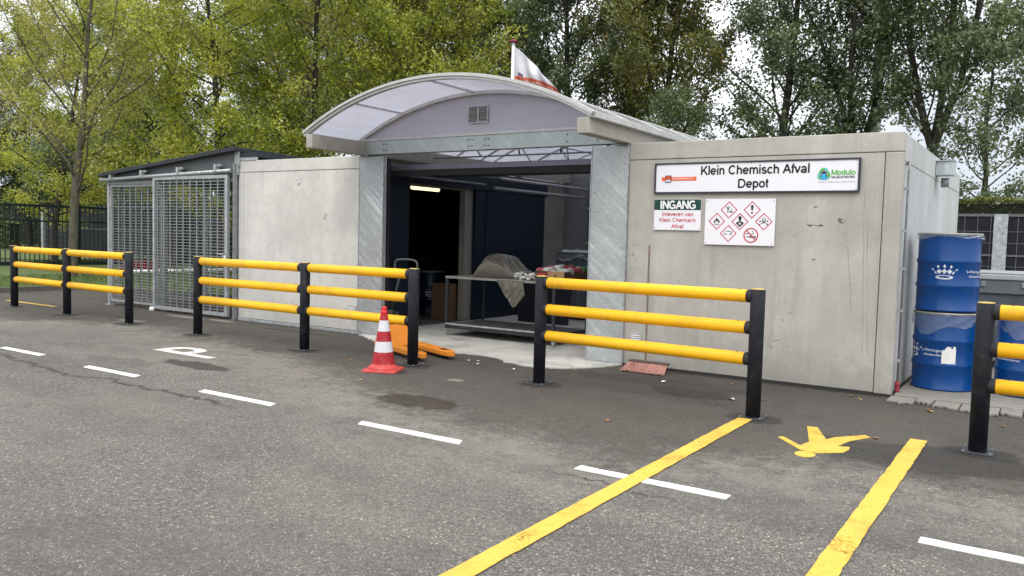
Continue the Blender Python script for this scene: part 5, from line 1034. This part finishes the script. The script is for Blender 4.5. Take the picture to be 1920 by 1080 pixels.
# ================================================================== flag and mast
def flagP(u, v):   # u across (0 at mast), v down; the cloth hangs slack from its top corner
    xt, zt = 1.52 * u, -1.38 * u + 0.05 * math.sin(PI * u); xb, zb = 1.46 * u, -1.50 - 0.30 * u
    f = 1 - (1 - v) ** 1.15
    return (0.06 + xt + (xb - xt) * f, 0.12 * math.sin(5 * u + 7 * v + 1) * u ** 0.6 + 0.07 * math.sin(17 * u - 9 * v) * u ** 0.5 * (1 - .3 * v), zt + (zb - zt) * f)
fl = thing('flag', 'limp white flag with an orange band hanging from a pole behind the arched roof', 'flag', (-12.97, 10.0, 0))
part('mast', B().tube([(0, 0, 0), (0, 0, 7.02)], [0.06, 0.045], 14), WHITE, fl, local=True)
b = B().lathe([(0.0, 7.02), (0.12, 7.03), (0.13, 7.06), (0.06, 7.10), (0, 7.11)], n=16); part('finial', b, pm('finial_red', (0.25, 0.03, 0.05), 0.5), fl, local=True)
nu, nv = 48, 48; vs = []; fs = []; mi = []
for j in range(nv + 1):
    for i in range(nu + 1): q = flagP(i / nu, j / nv); vs.append((q[0], q[1], q[2] + 6.90))
for j in range(nv):
    for i in range(nu):
        a = j * (nu + 1) + i; fs.append((a, a + 1, a + nu + 2, a + nu + 1)); u, v_ = (i + .5) / nu, (j + .5) / nv
        vc = 0.54 - 0.44 * u ** 1.5; k = 1 if abs(v_ - vc) < 0.062 + 0.06 * u else 0
        if 0.10 < u < 0.21 and 0.38 < v_ < 0.66:
            k = 2
            if 0.12 < u < 0.18: k = 1 if 0.41 < v_ < 0.52 else (0 if 0.54 < v_ < 0.63 else 2)
        mi.append(k)
b = B().add(vs, fs, 0, True); b.m = mi; cl_ = part('cloth', b, [FLAGW, FLAGO, FLAGN], fl, local=True, solid=0.004)
b = B(); v, f = textmesh('afvalstoffendienst.nl', 0.66, 0.07, bold=0.01)
def ft(u, vv): q = flagP(u, vv); return (q[0], q[1] - 0.012, q[2] + 6.90)
b.add([ft(0.26 + q[0], 0.57 - 0.44 * (0.26 + q[0]) ** 1.5 - q[1] * 1.1) for q in v], f); part('lettering', b, FLAGW, cl_, local=True)

# white mast behind the right trees, and a thin lamp post far left
ms = thing('mast', 'thick pale mast rising behind the concrete unit among the trees', 'mast', (-6.15, 25.5, 0))
part('pole', B().tube([(0, 0, 0), (0, 0, 7), (0, 0, 16)], [0.24, 0.21, 0.17], 20), ZMAST, ms, local=True); part('flange', B().tube([(0, 0, 0), (0, 0, 0.05)], 0.3, 20), ZINC, ms, local=True)
lpst = thing('lamp_post', 'thin white lamp post beyond the fence at the far left', 'lamp post', (-48.5, 11.5, 0))
part('pole', B().tube([(0, 0, 0), (0, 0, 6)], [0.07, 0.05], 10), WHITE, lpst, local=True); part('lamp_head', B().box(-0.1, 0.5, -0.08, 0.08, 5.95, 6.07), ZINC, lpst, local=True)

# ================================================================== fence of dark bars
fn_ = thing('bar_fence', 'dark green vertical bar fence beyond the grass at the left', 'fence', (-31.4, 5, 0))
fd = Vector((0.14, 1, 0)).normalized(); fo_ = Vector((-31.4, 5.0, 0))
b = B()
for k in range(100):
    q = fo_ + fd * (-1.5 + k * 0.16); b.box(q.x - 0.014, q.x + 0.014, q.y - 0.014, q.y + 0.014, 0.16, 2.36)
br_ = part('bar', b, FENCEG, fn_); tag(br_, kind='stuff')
for z0, z1, w in ((0.10, 0.24, 0.06), (1.70, 1.76, 0.03), (2.24, 2.33, 0.03)):
    q0 = fo_ + fd * (-1.6); q1 = fo_ + fd * 14.6; n_ = Vector((fd.y, -fd.x, 0)) * w
    vs = [(q.x, q.y, z0) for q in (q0 - n_, q1 - n_, q1 + n_, q0 + n_)] + [(q.x, q.y, z1) for q in (q0 - n_, q1 - n_, q1 + n_, q0 + n_)]
    part('rail', B().add(vs, [(0, 3, 2, 1), (4, 5, 6, 7), (0, 1, 5, 4), (1, 2, 6, 5), (2, 3, 7, 6), (3, 0, 4, 7)]), FENCEG, fn_)
for t_ in (-1.6, 2.6, 6.8, 11.0, 14.6): q = fo_ + fd * t_; part('post', B().box(q.x - .05, q.x + .05, q.y - .05, q.y + .05, 0.0, 2.42), FENCEG, fn_)

# dark panel screens, hedge on top
PANEL = pm('dark_panel', (0.014, 0.015, 0.019), 0.95, 0, 0.2, 2); GRIDM = pm('panel_grid', (0.13, 0.135, 0.14), 0.5, 0.3)
def screen(label, x0, x1, y, z0, z1, first=-1.23, gap=3.0):
    t = thing('panel_fence', label, 'fence', ((x0 + x1) / 2, y, 0), 'dark panel fences at the back')
    part('infill', B().box(x0, x1, y, y + 0.06, z0, z1 - 0.03), PANEL, t); b = B()
    k = math.ceil((x0 - first) / gap)
    while first + k * gap < x1: xx = first + k * gap; part('post', B().box(xx - 0.16, xx + 0.16, y - 0.10, y - 0.012, z0 - .2, z1 + 0.01), pm('worn_zinc_post', (0.40, 0.42, 0.43), 0.5, 0.3, 0.4, 9), t); k += 1
    n = int((x1 - x0) / 0.31)
    if n < 90:
        for i in range(n): xx = x0 + i * 0.31; b.box(xx - .008, xx + .008, y - .012, y - .001, z0, z1)
        for i in range(int((z1 - z0) / 0.3)): zz = z0 + i * 0.31; b.box(x0, x1, y - .010, y - .002, zz - .008, zz + .008)
    b.box(x0, x1, y - .03, y - .0125, z1 - 0.05, z1 + .02).box(x0, x1, y - .03, y - .0125, 1.40, 1.45); part('grid', b, GRIDM, t)
screen('dark gridded panel fence with pale posts behind the drums on the right', -12, 14, 16, 0.2, 2.51)
screen('dark panel fence far off at the left beyond the bar fence', -47.2, -12.1, 16.1, 0.1, 2.66, first=-13.0, gap=60)
screen('last low stretch of dark panel fence at the far left, ending by the hedge', -50.4, -47.3, 16.0, 0.1, 2.66, first=-50.2)

# white low rail and red crates seen through the mesh
part_ = thing('low_rail', 'low white horizontal rail behind the mesh cage', 'rail', (-21.1, 4.5, 0))
part('bar', B().tube([(-21.0, 3.0, 0.38), (-21.2, 7.2, 0.36)], 0.045, 8), WHITE, part_)
for y_ in (3.1, 4.5, 5.9, 7.1): part('leg', B().tube([(-21.02 - (y_ - 3) * .05, y_, 0.08), (-21.02 - (y_ - 3) * .05, y_, 0.37)], 0.03, 8), ZINC, part_)
for k in range(3):
    t = thing('crate', ['lowest of the three red plastic crates stacked behind the mesh cage', 'middle one of the three red plastic crates stacked behind the mesh cage', 'topmost of the three red plastic crates stacked behind the mesh cage'][k], 'crate', (-25.2, 6.4, 0.1 + k * 0.13), 'red crates behind the mesh cage')
    z = 0.10 + k * 0.13; b = B(); openbox(b, -25.45 + k * .03, -24.95 + k * .03, 5.9, 7.0, z, z + 0.12, 0.025); part('tub', b, pm('crate_red', (0.30, 0.015, 0.035), 0.45), t)
    part('rim', B().box(-25.47 + k * .03, -24.93 + k * .03, 5.88, 5.899, z + .09, z + .125).box(-24.949 + k * .03, -24.93 + k * .03, 5.9, 7.0, z + .09, z + .125), pm('crate_red_rim', (0.42, 0.03, 0.06), 0.4), t)

# ================================================================== leaves, trees, hedges
def leafmesh(name, P0, tone, size, rs, mat, flat=0.35):
    n = len(P0); nrm = rs.normal(size=(n, 3)); nrm[:, 2] += flat * 1.5; nrm /= np.linalg.norm(nrm, axis=1)[:, None]
    t = np.cross(nrm, rs.normal(size=(n, 3))); t /= np.linalg.norm(t, axis=1)[:, None]; s = np.cross(nrm, t)
    L = (size * rs.uniform(0.6, 1.3, n))[:, None]
    V = np.empty((n, 4, 3)); V[:, 0] = P0 - t * L * .5; V[:, 1] = P0 + s * L * .33 - nrm * L * .07; V[:, 2] = P0 + t * L * .5; V[:, 3] = P0 - s * L * .33 - nrm * L * .07
    me = bpy.data.meshes.new(name); me.vertices.add(4 * n); me.vertices.foreach_set('co', V.reshape(-1).astype(np.float32))
    me.loops.add(4 * n); me.loops.foreach_set('vertex_index', np.arange(4 * n, dtype=np.int32)); me.polygons.add(n)
    me.polygons.foreach_set('loop_start', np.arange(0, 4 * n, 4, dtype=np.int32)); me.update(calc_edges=True)
    at = me.attributes.new('tone', 'FLOAT', 'FACE'); at.data.foreach_set('value', np.clip(tone, 0, 1).astype(np.float32)); me.materials.append(mat); return me
def polytubes(lines, name, mat):
    V, F, o = [], [], 0
    for pts, r0, r1, n in lines:
        pts = np.array(pts); m = len(pts); T = np.gradient(pts, axis=0); T /= np.linalg.norm(T, axis=1)[:, None] + 1e-9
        ref = np.array([0.3, 0.9, 0.1]) if abs(T[0, 2]) > .7 else np.array([0, 0, 1.0])
        A = np.cross(T, ref); A /= np.linalg.norm(A, axis=1)[:, None]; Bn = np.cross(T, A); rad = np.linspace(r0, r1, m)[:, None]
        for k in range(n): th = 2 * PI * k / n; V.append(None)
        ring = np.stack([pts + (A * math.cos(2 * PI * k / n) + Bn * math.sin(2 * PI * k / n)) * rad for k in range(n)], 1); V = V[:-n]; V.append(ring.reshape(-1, 3))
        for i in range(m - 1):
            for k in range(n): F.append((o + i * n + k, o + i * n + (k + 1) % n, o + (i + 1) * n + (k + 1) % n, o + (i + 1) * n + k))
        o += m * n
    me = bpy.data.meshes.new(name); me.from_pydata(np.concatenate(V).tolist(), [], F); me.polygons.foreach_set('use_smooth', [True] * len(F)); me.materials.append(mat); return me
def path(rs, p, d, L, n, wander, up):
    pts = [p.copy()]; d = d / np.linalg.norm(d)
    for i in range(n):
        d = d + rs.normal(size=3) * wander + np.array([0, 0, up]); d /= np.linalg.norm(d); p = p + d * L / n; pts.append(p.copy())
    return pts
def maketree(seed, H, W, z0, tr, asc, nl, leafn, leafs, spread, lmat, bmat, sub=7, fork=None, lean=0.0, prof='oval', twl=0.9, tonebias=0.0, lowleaf=None, flat=0.35):
    rs = np.random.RandomState(seed); lines = []; tips = []
    stems = [((0, 0, 0), (lean, 0, 1), H, tr)]
    if fork: stems = [((0, 0, 0), (lean, 0, 1), fork, tr)] 
    main = []
    for (p, d, L, r) in stems:
        pts = path(rs, np.array(p, float), np.array(d, float), L, 9, 0.05, 0.03); lines.append((pts, r, r * (0.18 if not fork else .72), 9)); main.append((pts, r))
    if fork:
        e = pts[-1]; base = [(pts, tr)]; main = []
        for k in range(3):
            a = 2 * PI * k / 3 + rs.uniform(0, 1); q = path(rs, e, np.array([math.cos(a) * .33, math.sin(a) * .33, 1]), H - fork, 9, 0.06, 0.05); lines.append((q, tr * .6, tr * .08, 7)); main.append((q, tr * .6))
    for mp, r in main:
        mp = np.array(mp); zs = mp[:, 2]
        m_ = nl if not fork else nl // 2
        for k in range(m_):
            z = z0 + (H - z0 - 0.3) * ((k + rs.uniform(0, .8)) / m_); 
            if z < zs[0] + .1: continue
            i = min(len(mp) - 2, max(0, np.searchsorted(zs, z) - 1)); t = (z - zs[i]) / max(1e-6, zs[i + 1] - zs[i]); p = mp[i] + (mp[i + 1] - mp[i]) * min(1, t)
            h = (z - z0) / (H - z0); 
            wv = {'oval': math.sin(PI * min(1, (h * .86 + .14))) ** .6, 'vase': (0.5 + .5 * math.sin(PI * min(1, h * .8 + .1))), 'low': (1 - h) ** .55}[prof]
            Lb = W / 2 * wv * rs.uniform(.7, 1.15) * (0.75 if fork else 1) / max(.45, math.cos(asc)); a = 2.4 * k + rs.uniform(-.5, .5); d = np.array([math.cos(a) * math.cos(asc), math.sin(a) * math.cos(asc), math.sin(asc)])
            br = path(rs, p, d, Lb, 7, 0.10, 0.06); rb_ = r * (1 - h * .75) * .30; lines.append((br, rb_, rb_ * .2, 5)); br = np.array(br)
            for j in range(sub):
                s_ = rs.uniform(.22, 1.0); ii = min(6, int(s_ * 7)); pp = br[ii] + (br[ii + 1] - br[ii]) * (s_ * 7 - ii if s_ < 1 else 1)
                dd = (br[ii + 1] - br[ii]); dd = dd / np.linalg.norm(dd) + rs.normal(size=3) * .65; dd[2] += .1; tw = path(rs, pp, dd, twl * rs.uniform(.5, 1.2) * (1.25 - .5 * s_), 4, .18, .02); lines.append((tw, rb_ * .28, rb_ * .06 + .002, 3))
                tips += tw[1:]
            tips += [br[-1], br[-2]]
    tips = np.array(tips); n = len(tips); per = max(1, leafn // n); P0 = np.repeat(tips, per, 0) + rs.normal(size=(n * per, 3)) * spread * np.array([1, 1, .75])
    ct = np.repeat(rs.uniform(0, 1, n), per); lowf = 0.5 + 0.5 * np.sin(P0[:, 0] * 1.9 + seed) * np.sin(P0[:, 1] * 1.7 + 2) * np.sin(P0[:, 2] * 1.3)
    tone = .42 * ct + .22 * rs.uniform(0, 1, n * per) + .40 * lowf + tonebias; keep = P0[:, 2] > (lowleaf if lowleaf is not None else z0 - .6)
    P0, tone = P0[keep], tone[keep]
    return polytubes(lines, 'trunk', bmat), leafmesh('crown', P0, tone, leafs, rs, lmat, flat)
def tree(label, meshes, x, y, s=1.0, rz=0.0, group='trees at the back', sz=None, name='tree'):
    t = thing(name, label, 'tree', (x, y, 0), group, rz); t.scale = (s, s, sz or s)
    for nm, me in zip(('trunk', 'crown'), meshes): link(bpy.data.objects.new(nm, me), t)
    return t
T_Y = maketree(1, 9.5, 7.2, 2.2, 0.145, 0.72, 30, 56000, 0.105, 0.24, L_YEL, BARKD, sub=10, prof='vase', twl=1.1, flat=.8)
T_L1 = maketree(2, 11.5, 7.0, 1.6, 0.15, 0.22, 46, 56000, 0.105, 0.13, L_LIME, BARKD, sub=9, twl=.9, flat=1.1)
T_L2 = maketree(3, 12.5, 6.6, 1.8, 0.15, 0.35, 46, 56000, 0.105, 0.13, L_LIME, BARKD, sub=9, twl=.9, tonebias=-.05, flat=1.1)
T_L3 = maketree(9, 11.0, 7.0, 1.6, 0.15, 0.3, 46, 52000, 0.10, 0.14, L_AUT, BARKD, sub=9, twl=.9, tonebias=.14, flat=1.1)
T_D1 = maketree(4, 15.5, 7.4, 3.2, 0.22, 0.80, 32, 18500, 0.118, 0.145, L_DARK, BARKD, sub=8, twl=1.1)
T_D2 = maketree(5, 15.0, 8.6, 4.0, 0.22, 0.85, 36, 20000, 0.118, 0.15, L_DARK, BARKD, sub=8, fork=4.6, twl=1.2, tonebias=.05)
T_A1 = maketree(6, 15.0, 6.4, 3.4, 0.20, 1.0, 32, 16500, 0.115, 0.145, L_AUT, BARKD, sub=8, twl=1.0)
T_A2 = maketree(7, 15.5, 6.4, 3.0, 0.20, 0.95, 34, 17000, 0.115, 0.145, L_AUT, BARKD, sub=8, fork=5.0, twl=1.1, tonebias=.05)
T_S = maketree(10, 8.5, 4.6, 1.4, 0.11, 0.55, 30, 17000, 0.11, 0.15, L_DARK, BARKD, sub=8, twl=.8, tonebias=.05)
T_B = maketree(8, 5.2, 5.2, 1.2, 0.12, 0.5, 34, 20000, 0.13, 0.15, L_DARK, BARKD, sub=9, prof='low', twl=.7, tonebias=.08, lowleaf=.9)
def tree(label, meshes, x, y, s=1.0, rz=0.0, group='trees at the back', sz=None, name='tree'):
    t = thing(name, label, 'tree', (x, y, 0), group, rz); t.scale = (s, s, sz or s)
    for nm, me in zip(('trunk', 'crown'), meshes): link(bpy.data.objects.new(nm, me), t)
    return t
T_Y = maketree(1, 9.5, 7.0, 2.3, 0.145, 0.72, 26, 15000, 0.088, 0.20, L_YEL, BARKG, sub=9, prof='vase', twl=1.1)
T_L1 = maketree(2, 11.5, 7.5, 1.6, 0.15, 0.35, 44, 40000, 0.105, 0.17, L_LIME, BARKD, sub=9, twl=1.0)
T_L2 = maketree(3, 12.5, 7.0, 1.8, 0.15, 0.5, 44, 40000, 0.105, 0.18, L_LIME, BARKD, sub=9, twl=1.0, tonebias=-.08)
T_D1 = maketree(4, 15.5, 8.5, 3.2, 0.22, 0.75, 42, 42000, 0.135, 0.21, L_DARK, BARKD, sub=9, twl=1.2)
T_D2 = maketree(5, 15.0, 8.0, 4.0, 0.22, 0.95, 40, 38000, 0.135, 0.22, L_DARK, BARKD, sub=9, fork=4.6, twl=1.2, tonebias=.05)
T_A1 = maketree(6, 15.0, 7.5, 3.4, 0.20, 0.95, 44, 42000, 0.13, 0.21, L_AUT, BARKD, sub=9, twl=1.1)
T_A2 = maketree(7, 15.5, 7.5, 3.0, 0.20, 0.85, 40, 38000, 0.13, 0.22, L_AUT, BARKD, sub=9, fork=5.0, twl=1.2, tonebias=.05)
T_B = maketree(8, 5.2, 5.2, 1.2, 0.12, 0.5, 34, 26000, 0.12, 0.17, L_DARK, BARKD, sub=9, prof='low', twl=.7, tonebias=.08, lowleaf=.9)
GL = 'lime green trees behind the cage and pale unit'; GD = 'tall airy trees behind the concrete units'; GF = 'trees beyond the fence at the left'
tree('slender tree with sparse yellow green leaves standing in the grass verge at the left', T_Y, -24.0, 3.5, 1.0, 0.4, GF)
tree('second yellow green tree just beyond the bar fence at the far left', T_L1, -34.4, 8.4, 0.95, 2.2, GF)
tree('lime green tree directly behind the mesh cage roof', T_L1, -22.6, 7.6, 1.0, 0.3, GL)
tree('lime green tree rising behind the left end of the pale unit', T_L2, -20.6, 9.6, 1.0, 1.3, GL)
tree('lime green tree behind the pale unit, next to the arched roof', T_L1, -18.6, 11.4, 1.02, 2.6, GL)
tree('yellower tree at the left end of the arched roof', T_L3, -20.8, 14.2, 1.08, 4.0, GL)
tree('tall lime green tree between the fence and the cage', T_L2, -28.5, 9.8, 1.1, 3.1, GL)
tree('tall forked tree with rust tinted leaves behind the left end of the arched roof', T_A2, -27.0, 19.0, 1.05, 0.5, GD)
tree('dark green tree above the left shoulder of the arched roof', T_D1, -26.5, 22.5, 1.0, 1.0, GD)
tree('tree with turning leaves above the crown of the arched roof', T_A1, -23.2, 21.5, 1.0, 2.0, GD)
tree('forked dark tree just left of the flag', T_D2, -21.3, 22.5, 1.0, 3.6, GD)
tree('dark green tree directly behind the flag', T_D1, -17.8, 22.0, 1.02, 2.6, GD)
tree('turning tree above the right slope of the arched roof', T_A2, -15.3, 21.5, 1.0, 2.2, GD)
tree('olive green forked tree behind the right end of the arched roof', T_A1, -13.0, 21.8, 1.0, 5.2, GD)
tree('dark tree above the left half of the long name sign', T_D1, -8.9, 22.2, 1.0, 4.4, GD)
tree('tall open dark tree above the corner of the right unit', T_D2, -3.4, 21.5, 1.05, 0.9, GD)
tree('dark tree at the right edge of the view', T_D1, 1.8, 23.0, 1.0, 0.0, GD)
tree('smaller dark leafy tree low behind the side wall of the right unit', T_S, -1.9, 18.8, 1.0, 0.7, GD)
tree('dark drooping bush behind the right end of the arched roof', T_S, -11.2, 19.0, 0.80, 2.7, GD)
tree('slim forked tree between the sign tree and the corner tree, hiding most of the mast', T_D2, -6.5, 22.6, 0.95, 2.1, GD)
tree('second row dark tree far behind the cage', T_D1, -43.0, 27.0, 1.1, 3.0, GD)
tree('second row turning tree far behind the lime green trees', T_A2, -36.0, 24.0, 1.1, 0.2, GD)
tree('far dark tree behind the two yellow green trees', T_D2, -52.0, 22.0, 1.0, 2.0, GD)
tree('far turning tree at the left edge of the view', T_A1, -60.0, 20.0, 0.95, 1.0, GD)
tree('far bushy tree at the left beyond the lawn', T_B, -54.0, 20.0, 1.5, 1.0, GD)
tree('far bushy dark tree behind the left hedge', T_B, -60.0, 17.5, 1.4, 2.0, GD)
tree('far bushy dark tree seen over the cage', T_B, -44.0, 19.0, 1.6, 2.4, GD)
tree('far bushy dark tree seen past the pale unit', T_B, -35.0, 20.0, 1.6, 4.1, GD)
def hedge(label, x0, x1, y0, y1, z0, z1, n, size, seed, mat=L_HEDGE):
    rs = np.random.RandomState(seed); t = thing('hedge', label, 'hedge', ((x0 + x1) / 2, (y0 + y1) / 2, 0), 'clipped hedges')
    cx_, cy_ = (x0 + x1) / 2, (y0 + y1) / 2
    part('core', B().box(x0 + .1, x1 - .1, y0 + .12, y1 - .12, z0, z1 - .15), pm('hedge_core', (0.012, 0.016, 0.008), 0.9), t)
    P0 = np.stack([rs.uniform(x0, x1, n), y0 + (y1 - y0) * rs.beta(.35, .6, n), z0 + (z1 - z0) * rs.uniform(0, 1, n)], 1); top = rs.uniform(0, 1, n) < .45; P0[top, 2] = z1 - rs.uniform(0, .12, top.sum()) + 0.05 * np.sin(P0[top, 0] * 3.1); P0[top, 1] = rs.uniform(y0, y1, top.sum())
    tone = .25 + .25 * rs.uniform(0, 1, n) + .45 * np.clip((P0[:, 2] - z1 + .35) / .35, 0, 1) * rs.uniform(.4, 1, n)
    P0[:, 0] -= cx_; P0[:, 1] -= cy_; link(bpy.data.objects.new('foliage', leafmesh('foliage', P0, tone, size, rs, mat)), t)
hedge('clipped hedge showing above the dark gridded fence on the right', -12, 8, 16.4, 17.6, 0.1, 2.98, 26000, 0.09, 1)
hedge('clipped hedge along the top of the far left panel fence', -52, -12.5, 16.5, 17.6, 0.1, 3.05, 30000, 0.12, 2)
hedge('low clipped hedge by the lawn at the far left edge', -58, -51.5, 14.6, 15.4, 0.1, 1.75, 9000, 0.12, 3)
hedge('tall dark hedge far off at the left edge, behind the fences', -84, -50, 22.0, 23.5, 0.1, 4.2, 16000, 0.2, 5, L_DARK)
# grass blades near the kerb
rs = np.random.RandomState(12); n = 26000
X_ = rs.uniform(-25, -12.5, n); Y_ = rs.uniform(0, 9, n); ok = ((X_ < -20.5) | (Y_ > 2.6 + (X_ + 20) * .06)); X_, Y_ = X_[ok], Y_[ok]; n = len(X_)
V = np.empty((n, 3, 3)); a = rs.uniform(0, 6.3, n); hh = rs.uniform(.03, .09, n)
V[:, 0] = np.stack([X_ - .006 * np.cos(a), Y_ - .006 * np.sin(a), np.full(n, vz)], 1); V[:, 1] = np.stack([X_ + .006 * np.cos(a), Y_ + .006 * np.sin(a), np.full(n, vz)], 1); V[:, 2] = np.stack([X_ + rs.normal(0, .02, n), Y_ + rs.normal(0, .02, n), vz + hh], 1)
me = bpy.data.meshes.new('grass_blades'); me.from_pydata(V.reshape(-1, 3).tolist(), [], np.arange(3 * n).reshape(-1, 3).tolist()); me.materials.append(pm('grass_blade', (0.07, 0.115, 0.02), 0.7, 0, 0.4, 2))
tag(link(bpy.data.objects.new('grass_blades', me), None), 'short green grass of the verge behind the kerb', 'grass', kind='stuff')
# fallen leaves and litter
rl2 = random.Random(21)
def fleaf(x_, y_, s_, m_, nm, lab, grp):
    b = B(); a = rl2.uniform(0, 6.3); ca_, sa_ = math.cos(a), math.sin(a); pts = [(-1, 0, 0), (-.5, .42, .18), (.1, .5, .25), (1, .05, .12), (.2, -.5, .3), (-.5, -.4, .16)]
    b.add([(x_ + s_ * (p_[0] * ca_ - p_[1] * sa_), y_ + s_ * (p_[0] * sa_ + p_[1] * ca_), 0.006 + s_ * p_[2]) for p_ in pts] + [(x_, y_, 0.005)], [(0, 1, 6), (1, 2, 6), (2, 3, 6), (3, 4, 6), (4, 5, 6), (5, 0, 6)])
    tag(part(nm, b, m_, solid=0.001), lab, nm.replace('_', ' '), grp)
DLEAF = pm('dry_leaf', (0.30, 0.15, 0.06), 0.7, 0, 0.4, 50); YLEAF = pm('yellow_leaf', (0.42, 0.34, 0.12), 0.7, 0, 0.3, 50)
for x_, y_ in [(-4.75, -0.78), (-4.35, -0.72), (-4.9, -0.62), (-2.95, -0.42), (-1.72, -0.25), (-0.95, -0.5), (-0.92, -0.6), (-3.2, -3.0), (-1.15, -2.15), (-2.4, -1.1), (-1.6, -0.4), (-7.3, -2.0), (-0.3, -0.9), (-6.2, -2.95)]:
    fleaf(x_, y_, rl2.uniform(.026, .045), DLEAF if rl2.random() < .6 else YLEAF, 'fallen_leaf', 'small dry fallen leaf lying on the ground', 'fallen leaves')
for x_, y_ in [(-5.35, -1.25), (-5.9, -1.2), (-6.15, -1.05), (-6.05, -1.0), (-3.6, -0.8), (-2.65, -1.3), (-2.45, -1.35)]:
    fleaf(x_, y_, rl2.uniform(.02, .05), PAPER, 'paper_scrap', 'small white paper scrap lying on the dark asphalt', 'paper scraps')
